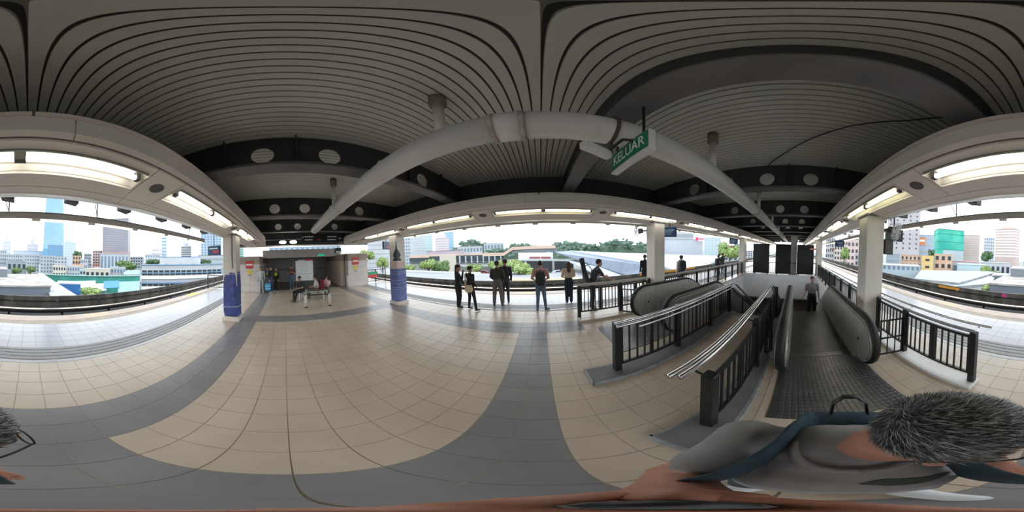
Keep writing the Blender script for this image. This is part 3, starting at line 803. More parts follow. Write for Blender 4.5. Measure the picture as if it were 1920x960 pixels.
sc2 = screen('dark screen with red line hung over the market platform edge near the end wall', (-8.9, 6.45, 2.52), math.radians(108), .7, .52, M_DISP, False, .8)
MB().box(-.05, .28, -.058, -.054, .10, .2).build('red_text', M_RED, sc2)
screen('small blue screen hung at the far market-side column', (12.3, 5.0, 2.45), math.radians(-70), .7, .5, M_DISP, True, .8)
screen('small blue screen hung at the far skyline-side column', (12.3, -3.3, 2.45), math.radians(70), .7, .5, M_DISP, True, .8)

# ------------------------------------------------------------------ tracks and parapets
TX_A, TX_B = -70, 110
for sgn, ye, nm in ((-1, Y_EDGE[0], 'skyline'), (1, Y_EDGE[1], 'market')):
    Y = lambda s: ye + sgn * s
    bx = lambda s0, s1, z0, z1, a=TX_A, b=TX_B: MB().box(a, b, Y(s0), Y(s1), z0, z1)
    o = bx(.0, 5.0, -1.6, -1.15).build('track_bed', M_TRACK); tag(o, 'dark ballasted track bed on the %s side' % nm, 'track bed')
    bx(0, .06, -1.15, -.012, XA, XB).build('platform_face', M_TRACK, o)
    for s in (1.2, 2.63):
        r = bx(s, s + .07, -1.15, -1.0).build('running_rail', M_RAIL, o)
    tr = thing('third_rail', 'shining power rail under a dark cover beside the %s parapet' % nm, 'rail', (0, Y(3.35), 0))
    zr = -.72 if sgn < 0 else -.60
    MB().box(TX_A, TX_B, -.10, .10, zr - .10, zr).build('rail', M_RAIL, tr)
    MB().box(TX_A, TX_B, -sgn * .16, -sgn * .11, zr - .22, zr - .06).build('cover', M_BLACK, tr)
    MB().box(TX_A, TX_B, -.09, .09, -.95, zr - .11).build('beam', M_TRACK, tr)
    for k in range(36):
        x = -50 + k * 3
        MB().box(x - .06, x + .06, -.10, sgn * .18, -1.15, -.85).build('insulator', M_BLACK, tr)
    pa = thing('track_parapet', 'stained concrete parapet along the %s track' % nm, 'parapet', (0, Y(5.1), 0))
    pm2 = MB().box(0, 2.985, -.09, .09, -1.6, -.35 if sgn < 0 else -.40).mesh('parapet_panel', M_PARA)
    zt = -.35 if sgn < 0 else -.40
    for k in range(60): place('parapet_panel', pm2, pa, (TX_A + k * 3, 0, 0))
    MB().box(TX_A, TX_B, sgn * .02, sgn * .08, -1.6, zt - .01).build('backing', M_TRACK, pa)
    MB().box(TX_A, TX_B, -sgn * .13, -sgn * .09, zt - .34, zt - .30).build('pipe_rail', M_BLACK, pa)
    for k in range(40): MB().box(-50 + k * 3 - .05, -50 + k * 3 + .05, -sgn * .15, -sgn * .09, zt - .33, zt - .29).build('clip', M_PLEDGE, pa)
    # viaduct deck under everything
    o2 = bx(-.5, 5.4, -2.6, -1.6).build('viaduct_deck', M_CONC); tag(o2, 'concrete viaduct deck carrying the %s track' % nm, 'viaduct')
for i, (x, y, w_) in enumerate(((6.8, -10.85 + .10, 2.1), (9.0, 13.0 - .10, 9))):
    o = MB().box(x, x + w_, y - .006, y + .006, -.62, -.42).build('ad_strip', mat('strip_orange', (.62, .28, .03), .5)); tag(o, ('orange strip painted on the skyline parapet', 'long orange strip on the market parapet beyond the column')[i], 'sign')
tag(MB().box(3.0, 3.35, -10.755, -10.74, -.66, -.4).build('parapet_sticker', mat('sticker_pink', (.5, .06, .2), .5)), 'small pink square on the skyline parapet', 'sticker')
# platform-end fences with red and green boards
for sgn, y0, y1, nm in ((-1, -5.7, -3.0, 'skyline'), (1, 5.95, 7.9, 'market')):
    f = thing('end_fence', 'low dark fence closing the platform end on the %s side' % nm, 'fence', (-11.2, 0, 0))
    MB().box(-.02, .02, y0, y1, 1.0, 1.05).build('top_rail', M_BLACK, f); MB().box(-.02, .02, y0, y1, .1, .14).build('bottom_rail', M_BLACK, f)
    for yy in (y0, (y0 + y1) / 2, y1): MB().box(-.03, .03, yy - .03, yy + .03, 0, 1.08).build('post', M_BLACK, f)
    n_ = int((y1 - y0) / .14)
    for k in range(n_ + 1): place('baluster', BAL, f, (0, y0 + (y1 - y0) * k / n_, .1), None, (.9, .9, .93))
    yc = y1 - .9 if sgn < 0 else y0 + .7
    b = thing('warning_board', 'red and green board fixed on the %s platform-end fence' % nm, 'board', (-11.14, yc, .42))
    MB().box(-.01, .01, -.42, .42, 0, .22).build('red_half', M_RED, b); MB().box(-.01, .01, -.42, .42, .22, .46).build('green_half', mat('board_green', (.03, .28, .12), .5), b)

# ------------------------------------------------------------------ end wall of the platform
M_WT = mat('wall_tile', (.62, .56, .52), .4, var=.05, scale=1.2)
M_WTP = mat('wall_tile_pink', (.60, .47, .38), .4, var=.05, scale=1.2)
def tiled_block(name, label, x0, x1, y0, y1, h, tw=.66, th=.46, mt=M_WT):
    w_ = tag(MB().box(x0, x1 - .015, y0 + .015, y1 - .015, 0, h).build(name, M_GROUT), label, 'wall', kind='structure')
    def run(n_, f):
        for r in range(int(h / th)):
            for k in range(n_): f(k, r)
    ny = max(1, round((y1 - y0) / tw)); dy = (y1 - y0) / ny
    me = MB().box(0, .015, 0, dy - .012, 0, th - .012).mesh('wall_tile', mt)
    run(ny, lambda k, r: place('wall_tile', me, w_, (x1 - .015, y0 + k * dy + .006, r * th + .01)))
    nx = max(1, round((x1 - x0) / .9)); dx = (x1 - x0) / nx
    me2 = MB().box(0, dx - .012, 0, .015, 0, th - .012).mesh('wall_tile', mt)
    run(nx, lambda k, r: (place('wall_tile', me2, w_, (x0 + k * dx + .006, y0, r * th + .01)), place('wall_tile', me2, w_, (x0 + k * dx + .006, y1 - .015, r * th + .01))))
    MB().box(x0 - .02, x1 + .03, y0 - .03, y1 + .03, h, h + .06).build('coping', M_CREAM, w_)
    return w_
tiled_block('wall_end_skyline', 'pale tiled wall block of the platform end, skyline side', -15.2, -10.5, -2.95, -1.62, 2.30)
tiled_block('wall_end_market', 'pale tiled wall block of the platform end, market side', -15.2, -10.5, 4.30, 5.85, 2.30)
tiled_block('wall_recess_side', 'peach tiled return wall inside the platform-end recess', -15.2, -11.1, 3.95, 4.26, 2.30, mt=M_WTP)
bw = tag(MB().box(-15.4, -15.2, -3.2, 6.0, 0, 2.35).build('wall_end', mat('wall_grey', (.42, .41, .41), .55, var=.06)), 'grey back wall of the platform-end recess', 'wall', kind='structure')
for y in (-.9, .35, 2.6): MB().box(-15.2, -15.185, y, y + 1.1, .05, 2.1).build('wall_panel', mat('panel_grey', (.47, .46, .47), .5), bw)
MB().box(-15.19, -15.17, -1.6, 3.9, 1.15, 1.22).build('dado_line', M_PLINTH, bw)
fa = tag(MB().box(-15.3, -12.0, -1.6, 4.28, 2.22, 2.82).build('trim_3', mat('fascia_beige', (.50, .45, .42), .6, var=.05)), 'plain beige fascia over the platform-end recess', 'fascia', kind='structure')
tag(MB().box(-15.2, -11.0, -1.6, 3.95, -.004, .006).build('floor_recess', mat('recess_floor', (.20, .17, .15), .5, var=.1)), 'darker floor inside the platform-end recess', 'floor', kind='structure')
ex = MB().box(-11.995, -11.985, 2.5, 3.0, 2.28, 2.42).build('exit_plate', mat('plate_green', (.02, .42, .22), .4, emit=(.02, .5, .25), estr=.4)); tag(ex, 'small green exit plate on the beige fascia', 'sign')
for y, lb in ((-2.30, 'red notice with yellow disc on the skyline-side wall block'), (4.86, 'red notice with yellow disc on the market-side wall block')):
    s_ = thing('wall_notice', lb, 'sign', (-10.49, y, 1.56))
    MB().box(0, .012, -.25, .25, 0, .50).build('red_plate', M_RED, s_); MB().box(.012, .016, -.21, .21, .20, .30).build('white_bar', M_SIGNW, s_)
    MB().disc((.006, 0, -.22), .15, (1, 0, 0), 20, .012).build('yellow_disc', M_YEL, s_); MB().box(0, .01, -.12, .12, -.50, -.42).build('small_plate', M_PLEDGE, s_)
# route map board on a dark stand
b = thing('map_board', 'tall white map board standing in front of the recess', 'board', (-11.1, 1.34, 0))
bevel(MB().box(-.08, .02, -.62, .62, 0, 2.10).build('stand', mat('stand_dark', (.05, .055, .055), .5), b))
MB().box(.02, .03, -.60, .60, .60, 1.96).build('sheet', mat('sheet_white', (.72, .74, .76), .4), b)
MB().box(.02, .032, -.42, .05, 1.985, 2.03).build('title', M_SIGNW, b); MB().box(.02, .032, .1, .58, 1.98, 2.07).build('red_title', M_RED, b)
for k in range(14):
    y = random.uniform(-.5, .2); z = .75 + k * .08
    MB().box(.031, .033, y, y + random.uniform(.1, .35), z, z + .018).build('map_line', mat('print_grey', (.45, .47, .50), .6), b)
MB().box(.031, .033, -.58, .58, 1.06, 1.075).build('map_line', mat('print_dark', (.15, .16, .18), .6), b)
# hanging black direction sign and two globe lamps at the roof end
sg2 = thing('direction_sign', 'wide black hanging direction sign at the roof end', 'sign', (-9.0, 2.2, 2.98))
bevel(MB().box(-.06, .06, -1.22, 1.22, 0, .46).build('case', M_BLACK, sg2))
for (y, w_, z) in ((-1.05, .5, .30), (-1.05, .45, .12), (.25, .55, .30), (.25, .5, .12), (.95, .12, .2)):
    MB().box(.061, .064, y, y + w_, z, z + .06).build('white_text', M_SIGNW, sg2)
MB().box(.061, .064, -.35, -.1, .12, .18).build('red_text', M_RED, sg2); MB().disc((.062, -1.14, .3), .04, (1, 0, 0), 12, .004).build('white_arrow', M_SIGNW, sg2)
for y in (-1, 1): MB().tube([(0, y, .46), (0, y, 1.2)], .02, 6).build('hanger', M_BLACK, sg2)
eg = thing('end_girder', 'slim pale girder across the roof end behind the direction sign', 'girder', (-9.65, 1.2, 2.86)); MB().box(-.05, .05, -4.2, 4.2, 0, .07).build('bar', M_CREAM, eg)
for y in (-4, 0, 4): MB().tube([(0, y, .07), (0, y, CEIL - 2.86)], .02, 6).build('hanger', M_BLACK, eg)
for i, y in enumerate((-.07, .52)):
    g = thing('globe_lamp', ('bright ceiling lamp at the roof end, nearer the skyline side', 'bright ceiling lamp at the roof end, nearer the direction sign')[i], 'lamp', (-9.0, y, 3.03))
    MB().blob((0, 0, 0), (.16, .2, .085), 2.4).build('shade', mat('globe', (1, 1, 1), .4, emit=(1, .97, .9), estr=5), g, True)
    MB().tube([(0, 0, .06), (0, 0, 1.1)], .02, 6).build('stem', M_BLACK, g)
# steel barrier and bench
br = thing('steel_barrier', 'low steel barrier bar on two white posts in front of the seats', 'barrier', (-6.6, 1.31, 0))
for s_ in (-1, 1):
    MB().tube([(0, s_ * .5, .05), (0, s_ * .5, .52)], .055, 14).build('post', M_COL, br, True)
    MB().lathe([(.065, 0), (.065, .05)], 14, (0, s_ * .5, 0)).build('foot', M_BLACK, br); MB().lathe([(.062, .52), (.062, .56), (.03, .58)], 14, (0, s_ * .5, 0)).build('cap', M_STEEL, br)
MB().tube([(0, -.5, .54), (0, .5, .54)], .025, 10).build('bar', M_BLACK, br, True)
be = thing('bench', 'pale green seat bench behind the steel barrier', 'bench', (-8.0, 1.30, 0))
M_SEAT = mat('seat_green', (.42, .50, .46), .35)
for k in (-1, 0, 1):
    bevel(MB().box(-.22, .22, k * .52 - .24, k * .52 + .24, .41, .45).build('seat', M_SEAT, be), .01)
MB().tube([(-.1, -.85, .38), (-.1, .85, .38)], .03, 8).build('beam', M_STEEL, be)
for s_ in (-1, 1):
    MB().tube([(-.1, s_ * .6, .38), (-.1, s_ * .6, .02)], .03, 8).build('leg', M_STEEL, be); MB().box(-.28, .16, s_ * .6 - .03, s_ * .6 + .03, 0, .03).build('foot', M_STEEL, be)
bo = MB().lathe([(.07, 0), (.07, .75), (.075, .76), (.075, .82), (.05, .85)], 16).build('bollard', M_COL, None, True, (-10.1, 4.05, 0)); tag(bo, 'short cream bollard beside the market-side wall block', 'bollard')
sgc = thing('camera_box', 'dark box with white label hung above the recess', 'box', (-11.0, 3.75, 2.42)); bevel(MB().box(-.15, .15, -.22, .22, 0, .36).build('case', M_BLACK, sgc)); MB().box(.15, .155, -.18, .18, .02, .13).build('label_strip', M_SIGNW, sgc); MB().tube([(0, 0, .36), (0, 0, CEIL - 2.42)], .02, 6).build('hanger', M_BLACK, sgc)

# ------------------------------------------------------------------ the city around
GZ = -9.0
ALBEDO = .84
def az(px): return math.radians((1500 - px) * .1875 - 1.23)
def zat(px, py, d):
    a = (1500 - px) * .1875; v = cdir(a, (480 - py) * .1875)
    return CAM_H + v.z / math.hypot(v.x, v.y) * d
tag(MB().box(-1500, 1500, -1500, 1500, GZ - 1, GZ).build('ground', M_ASPH), 'city ground around the station', 'ground', kind='structure')
WIN = {}
def winmesh(w_, h_, mt):
    k = (round(w_, 2), round(h_, 2), mt.name)
    if k not in WIN: WIN[k] = MB().box(-w_ / 2, w_ / 2, -.12, .05, 0, h_).mesh('window', mt)
    return WIN[k]
M_WIN = mat('window_dark', (.05, .06, .07), .2); M_WINB = mat('window_blue', (.16, .24, .32), .15)
M_BW = mat('render_white', (.50, .51, .53), .8, var=.05, scale=.1); M_BP = mat('render_pink', (.62, .47, .44), .8, var=.05, scale=.1)
M_BG = mat('render_grey', (.34, .38, .42), .8, var=.06, scale=.1)
def bld(name, label, x0, x1, yt, d, wall, depth=None, rows=0, cols=0, win=None, band=None, bfrac=.45, roof=None, zb=None, yaw=0, ww=.55, wh=.5, cat='building', zw=None, setb=None):
    px = (x0 + x1) / 2; a = az(px); half = math.radians(abs(x1 - x0) * .1875 / 2)
    W = 2 * d * math.tan(half); zt = zat(px, yt, d); zb = GZ if zb is None else zb
    t = thing(name, label, cat, (d * math.cos(a), d * math.sin(a), zb), a - PI / 2 + math.radians(yaw))
    # local: x to the viewer's right, y away from the viewer
    D_ = depth or W * .8; H = zt - zb
    MB().box(-W / 2, W / 2, 0, D_, 0, H).build('body', wall, t)
    MB().box(-W / 2 - W * .012, W / 2 + W * .012, -W * .012, D_ + W * .012, H, H + max(.25, H * .012)).build('roof_edge', roof or wall, t)
    if setb:
        MB().box(-W / 2 * setb[0], W / 2 * setb[0], D_ * .2, D_ * .8, H, H + setb[1]).build('roof_house', wall, t)
    z_lo = 0 if zw is None else zw - zb
    if band:
        fh = (H - z_lo) / rows
        m_ = MB().box(-W / 2 - .12, W / 2 + .12, -.12, D_ + .12, 0, fh * bfrac).mesh('window_band', band)
        for r in range(rows): place('window_band', m_, t, (0, 0, z_lo + fh * (r + .35)))
    if cols:
        fh = (H - z_lo) / rows; cw = W / cols; me = winmesh(cw * ww, fh * wh, win or M_WIN)
        for r in range(rows):
            for c in range(cols): place('window', me, t, (-W / 2 + cw * (c + .5), 0, z_lo + fh * (r + .28)))
    return t, W, D_, H
random.seed(11)
M_TOWER = mat('tower_glass', (.24, .42, .60), .25, col2=(.30, .48, .66), scale=.01)
# tall tapering glass tower
a = az(100); d = 620
tw = thing('glass_tower', 'very tall pale blue glass tower rising out of the frame', 'tower', (d * math.cos(a), d * math.sin(a), GZ), a - PI / 2)
prev = None; hw = 41
for k, (h0, h1, s0, s1) in enumerate(((0, 60, 1.08, 1.0), (60, 150, 1.0, .93), (150, 260, .93, .82), (260, 380, .82, .70), (380, 470, .70, .50))):
    m = MB(); 
    r0, r1 = hw * s0, hw * s1
    def oct_(r, z): return [(-r, 0 + r * .12, z), (-r * .45, -r * .1, z), (r * .6, -r * .1, z), (r, r * .15, z), (r, r * 1.8, z), (-r, r * 1.8, z)]
    m.add(oct_(r0, h0) + oct_(r1, h1), [(0, 1, 7, 6), (1, 2, 8, 7), (2, 3, 9, 8), (3, 4, 10, 9), (4, 5, 11, 10), (5, 0, 6, 11), (6, 7, 8, 9, 10, 11)])
    m.build('glass_stage', M_TOWER if k != 0 else mat('tower_glass_deep', (.12, .30, .50), .25), tw)
MB().tube([(0, hw * .8, 470), (0, hw * .8, 560)], [2.5, .6], 8).build('mast', M_BG, tw)
bld('tower_block', 'brown and blue banded tower block standing alone', 191, 240, 411, 178, mat('render_brown', (.46, .33, .30), .8, var=.06, scale=.1), 18, 18, 0, None, mat('band_blue', (.20, .27, .36), .3), .55, zw=14, yaw=-14)
bld('podium_block', 'white podium at the foot of the brown tower', 188, 241, 476, 150, mat('podium_white', (.46, .49, .54), .7, var=.05, scale=.2), 14, 1, 8, M_WINB, ww=.5, wh=.6)
# low white school-like block with blue roofs
t, W, D_, H = bld('market_hall', 'long white low block with blue roof edges and dark window rows', 268, 420, 497, 62, M_BW, 14, 2, 15, M_WIN, roof=mat('roof_blue', (.16, .30, .45), .5, var=.1), yaw=12, wh=.34, ww=.82)
for z in (H * .33, H * .70): MB().box(-W / 2 - .5, W / 2 + .5, -1.0, 0, z, z + .35).build('blue_ledge', MATS['roof_blue'], t)
for z in (H * .12, H * .50): MB().box(-W / 2 - .3, W / 2 + .3, -.6, 0, z, z + 1.1).build('white_balcony', M_SIGNW, t)
bld('roof_block', 'white block with a blue pitched roof above the long low block', 300, 376, 482, 80, mat('block_white', (.60, .61, .62), .7, var=.03, scale=.2), 18, 1, 3, M_WIN, roof=MATS['roof_blue'], wh=.15, ww=.2, zw=-1)
bld('striped_tower', 'small white tower with dark window stripes and stepped top', 340, 359, 462, 260, M_BW, 18, 7, 0, None, M_WIN, .4, setb=(.5, 6), zw=8)
bld('office_tower', 'pale blue office tower behind the wrapped column', 377, 416, 437, 240, mat('glass_pale', (.36, .46, .58), .3, var=.08, scale=.05), 26, 14, 7, M_WINB, wh=.55, ww=.5)
bld('office_podium', 'grey podium floors beside the wrapped column', 372, 424, 478, 150, M_BG, 16, 4, 0, None, M_BW, .4)
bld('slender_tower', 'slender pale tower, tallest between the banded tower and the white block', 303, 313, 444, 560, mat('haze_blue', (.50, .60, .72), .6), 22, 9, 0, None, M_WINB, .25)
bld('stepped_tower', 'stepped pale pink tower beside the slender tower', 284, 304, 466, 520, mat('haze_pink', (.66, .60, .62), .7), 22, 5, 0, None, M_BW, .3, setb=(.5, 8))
bld('pale_block', 'wide pale block far beyond the banded tower', 272, 300, 477, 480, M_BW, 20, 3, 6, M_WINB)
bld('green_striped_tower', 'white tower with green stripes seen past the wrapped column', 446, 457, 458, 130, M_BW, 9, 9, 0, None, mat('band_green', (.02, .34, .26), .5), .45, zw=0)
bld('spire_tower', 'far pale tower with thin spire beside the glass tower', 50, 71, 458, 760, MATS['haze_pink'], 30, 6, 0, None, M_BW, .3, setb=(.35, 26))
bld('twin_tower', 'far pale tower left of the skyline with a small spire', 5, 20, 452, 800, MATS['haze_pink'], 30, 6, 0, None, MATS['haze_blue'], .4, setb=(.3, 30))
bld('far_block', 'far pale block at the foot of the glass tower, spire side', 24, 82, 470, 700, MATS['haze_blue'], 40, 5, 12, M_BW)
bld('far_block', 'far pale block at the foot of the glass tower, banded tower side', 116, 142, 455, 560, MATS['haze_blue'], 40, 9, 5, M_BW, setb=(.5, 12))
bld('glass_block', 'deep blue glass block in front of the glass tower', 89, 118, 460, 430, MATS['tower_glass_deep'], 20, 5, 5, M_WINB)
cols_ = [M_BW, mat('render_cream', (.64, .58, .50), .8, var=.05, scale=.1), M_BG, M_BP, mat('render_aqua', (.45, .58, .62), .8, var=.05, scale=.1), mat('render_orange', (.62, .40, .26), .8, var=.05, scale=.1)]
spec = [('white', 'office_block', 12, 46, 477, 135, 0, 4, 8), ('grey', 'flat_block', 14, 50, 491, 62, 2, 2, 4), ('white', 'apartment_block', 46, 74, 478, 120, 0, 5, 6), ('white', 'apartment_block', 76, 104, 480, 112, 0, 5, 5),
        ('white', 'shop_block', 102, 126, 482, 105, 0, 5, 4), ('peach', 'shop_house', 136, 152, 480, 118, 5, 4, 3), ('white', 'shop_house', 150, 164, 486, 112, 0, 3, 4), ('cream', 'shop_house', 100, 124, 499, 84, 1, 2, 5),
        ('grey', 'office_block', 158, 172, 476, 180, 2, 5, 5), ('pink', 'office_block', 174, 192, 470, 190, 3, 7, 4), ('white', 'shop_house', 126, 150, 500, 86, 0, 2, 5), ('aqua', 'shop_house', 150, 172, 507, 72, 4, 2, 4),
        ('cream', 'market_shed', 160, 206, 505, 66, 1, 1, 5), ('white', 'shop_house', 208, 236, 502, 70, 0, 2, 5), ('white', 'office_block', 0, 12, 469, 150, 0, 5, 3), ('grey', 'office_block', 240, 268, 482, 240, 2, 4, 6)]
where = ['behind the grey flat block', 'beside the near grey rooftop', 'below the far spire tower', 'below the glass tower', 'at the foot of the glass tower', 'with an orange neighbour roof', 'right beside the peach shop house', 'above the green hoarding', 'near the banded tower', 'touching the banded tower', 'behind the green hoarding', 'behind the blue hoarding',
         'just past the blue hoarding', 'left of the spreading tree', 'at the seam of the skyline', 'behind the spreading tree']
for (cn, nm, x0, x1, yt, d, ci, rw, cl_), wh_ in zip(spec, where):
    bld(nm, '%s %s %s' % (cn, nm.replace('_', ' '), wh_), x0, x1, yt, d, cols_[ci], None, rw, cl_, M_WIN if ci != 0 else M_WINB, yaw=random.uniform(-12, 12), zw=-6)
bld('red_roof_house', 'low house with an orange tiled roof below the glass tower', 134, 158, 497, 90, cols_[1], 10, 1, 4, M_WIN, roof=mat('tile_orange', (.60, .22, .12), .7, var=.15))
bld('red_roof_house', 'small house with a deep red roof below the banded tower', 176, 188, 500, 80, M_BW, 10, 1, 2, M_WIN, roof=mat('tile_red', (.42, .06, .05), .7))
# hoardings, tarps and the near flat roof
def flat(name, label, pts, mt, th=.3, cat='roof'):
    m = MB(); n = len(pts); m.add([tuple(p) for p in pts] + [(x, y, z - th) for x, y, z in pts], [tuple(range(n)), tuple(range(2 * n - 1, n - 1, -1))] + [(i, i + n, (i + 1) % n + n, (i + 1) % n) for i in range(n)])
    return tag(m.build(name, mt), label, cat)
def gp(px, py, d): a = az(px); return (d * math.cos(a), d * math.sin(a), zat(px, py, d))
bld('green_hoarding', 'long green hoarding fence crossing the street market', 78, 262, 518, 56, mat('hoarding_green', (.05, .30, .24), .7, var=.15, scale=.4), .4, cat='hoarding', roof=mat('hoarding_top', (.30, .5, .45), .7))
bld('blue_hoarding', 'bright blue hoarding box below the green fence', 108, 152, 533, 40, mat('hoarding_blue', (.03, .16, .42), .6, var=.1, scale=.5), 5, cat='hoarding', roof=mat('hoarding_pale', (.5, .55, .6), .7))
for i, (x0, x1, y0, y1, d0, d1, cn) in enumerate(((195, 224, 540, 527, 38, 50, (.03, .22, .42)), (222, 262, 548, 528, 34, 48, (.22, .42, .62)), (140, 180, 540, 527, 44, 52, (.55, .60, .62)), (232, 262, 515, 507, 62, 74, (.30, .45, .58)), (170, 200, 545, 532, 36, 46, (.60, .55, .55)))):
    o = flat('market_awning', ('deep blue', 'pale blue pitched', 'dull white', 'blue-grey', 'pinkish white')[i] + ' awning over the street market', [gp(x0, y0, d0), gp(x1, y0 - 1, d0), gp(x1, y1 - 1, d1), gp(x0, y1, d1)], mat('awning_%d' % i, cn, .6, var=.1, scale=.4), .15, 'awning')
    p = [gp(x0, y0, d0), gp(x1, y0 - 1, d0)]
    for q in p: MB().tube([q, (q[0], q[1], GZ)], .08, 6).build('pole', M_BG, o)
M_NEAR = mat('roof_stained', (.34, .29, .27), .85, col2=(.50, .45, .42), scale=.5)
a0 = az(5)
bld('flat_roof_building', 'near low building with stained flat roof and grey parapet wall', -62, 96, 538, 23, mat('parapet_grey', (.17, .19, .23), .7, var=.08, scale=.3), 16, roof=M_NEAR)
flat('flat_roof', 'stained flat rooftop stretching behind the grey parapet wall', [gp(-40, 537, 24), gp(94, 536, 24), gp(70, 514, 52), gp(-10, 513, 52)], M_NEAR, .4)
bld('roof_hut', 'small grey hut on the stained rooftop', -58, 30, 519, 36, mat('hut_grey', (.20, .22, .25), .7), 5, 1, 0, None, roof=M_BW)
flat('white_lane', 'white concrete lane slanting past the near rooftop', [gp(70, 512, 56), gp(80, 512, 56), gp(150, 556, 21), gp(98, 556, 21)], mat('lane_concrete', (.42, .41, .40), .8, var=.1, scale=.4), .3, 'lane')
# right part of the skyline
t, W, D_, H = bld('netted_tower', 'tower under bright green scaffold netting', 1757, 1808, 431, 170, mat('net_green', (.03, .42, .34), .75, col2=(.10, .58, .42), scale=.12, stretch=(1, 1, .6)), 22, 5, 0, None, mat('net_dark', (.03, .28, .24), .8), .06, roof=M_BG, yaw=18)
bld('pink_tower', 'pink tower with white balcony stripes', 1863, 1904, 430, 185, M_BP, 16, 10, 0, None, M_SIGNW, .35, zw=4, yaw=-22, setb=(.6, 3))
bld('cream_tower', 'cream slab block beside the green netting', 1806, 1836, 441, 200, mat('render_rose', (.64, .53, .49), .8), 14, 9, 0, None, M_BP, .4, zw=4)
bld('far_tower', 'pale far tower between the cream slab and pink tower', 1844, 1864, 446, 420, M_BW, 24, 8, 5, M_WINB)
bld('far_tower', 'pale far tower peeping beside the green netting', 1748, 1760, 440, 320, M_BG, 18, 8, 3, M_WINB)
bld('white_tower', 'tall white tower with two columns of small dark windows', 1662, 1723, 392, 130, mat('render_pale', (.48, .46, .475), .8, var=.04, scale=.1), 20, 9, 5, M_WIN, zw=6, ww=.22, wh=.35)
t, W, D_, H = bld('blue_block', 'blue-white block with an orange poster', 1721, 1750, 441, 145, mat('render_blue', (.44, .54, .64), .8), 14, 5, 0, None, M_BW, .3)
MB().box(-W * .48, -W * .05, -.3, -.1, H * .70, H * .93).build('orange_poster', mat('poster_orange', (.75, .28, .12), .6), t); MB().box(-W * .42, -W * .1, -.34, -.3, H * .80, H * .86).build('poster_text', M_SIGNW, t)
t, W, D_, H = bld('shop_row', 'orange shop row with arched windows and a yellow end', 1689, 1727, 479, 80, mat('render_salmon', (.64, .42, .30), .8, var=.06, scale=.3), 12, 2, 5, M_WIN, zw=-4.5, ww=.42, wh=.55, roof=cols_[5])
for z in (H * .62, H * .8): MB().box(-W / 2, W / 2, -.35, 0, z, z + .25).build('ledge', cols_[1], t)
bld('yellow_house', 'yellow corner house between the orange shop rows', 1728.5, 1750.5, 480, 77, mat('render_yellow', (.72, .52, .22), .8, var=.04, scale=.3), 12, 2, 1, M_WIN, zw=-4.5, ww=.35, wh=.3)
bld('shop_row', 'short orange shop row past the yellow house', 1752, 1786, 477, 80, MATS['render_salmon'], 12, 2, 3, M_WIN, zw=-4.5, ww=.5, wh=.5, roof=M_BP)
bld('shop_house', 'pale aqua block behind the orange shop rows', 1768, 1806, 470, 110, cols_[4], 12, 2, 4, M_BW)
bld('grey_shed', 'grey panelled shed with red sign by the near column', 1662, 1687, 477, 70, mat('shed_grey', (.28, .33, .38), .6), 6, 3, 0, None, M_BG, .2)
bld('pillared_arcade', 'pale blue arcade with dark bays above the parapet', 1655, 1726, 499, 52, mat('arcade_blue', (.42, .50, .55), .7), 8, 1, 8, M_WINB, roof=M_BW, zw=-3.0, ww=.5, wh=.62)
bld('white_house', 'pink-roofed white house below the pink tower', 1786, 1832, 491, 86, M_BW, 10, 1, 4, M_WINB, roof=mat('roof_rose', (.55, .22, .26), .7))
bld('white_house', 'white house with dark doors at the foot of the pink tower', 1840, 1895, 493, 88, M_BW, 10, 1, 6, M_WIN)
bld('blue_house', 'pale blue terrace behind the shed roofs', 1796, 1850, 497, 72, cols_[4], 9, 1, 6, M_BW)
M_SHED = mat('shed_roof', (.30, .32, .34), .5, col2=(.42, .43, .44), scale=.4, stretch=(.2, 2, 1))
flat('shed_roof', 'wide pale shed roof running behind the skyline parapet', [gp(1716, 522, 30), gp(1800, 530, 26), gp(1876, 508, 48), gp(1728, 506, 54)], M_SHED, .3)
flat('shed_roof', 'lower shed roof with dark edge near the bushes', [gp(1775, 538, 24), gp(1862, 531, 28), gp(1868, 516, 40), gp(1800, 524, 33)], M_SHED, .5)
bld('grey_parapet_house', 'grey flat-roofed house at the seam above the near rooftop', 1896, 1935, 505, 34, MATS['hut_grey'], 8, roof=M_BW)
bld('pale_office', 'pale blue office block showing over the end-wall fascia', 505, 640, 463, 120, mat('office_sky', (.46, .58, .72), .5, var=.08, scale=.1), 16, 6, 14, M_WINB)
# far along the track on the stairwell side
for i, (x0, x1, yt, d, ci) in enumerate(((1548, 1566, 446, 160, 0), (1564, 1590, 452, 140, 1), (1588, 1624, 440, 120, 3), (1604, 1632, 478, 60, 2), (1398, 1420, 470, 160, 0), (1376, 1400, 458, 240, 2), (1455, 1495, 476, 200, 1))):
    bld('street_block', ('white block far down the skyline track', 'cream block far down the skyline track', 'pink block before the near column', 'grey shed before the near column', 'white block far down the market track', 'grey block behind the round green tree', 'cream block closing the view down the platform')[i], x0, x1, yt, d, cols_[ci], None, 5, 5, M_WIN)
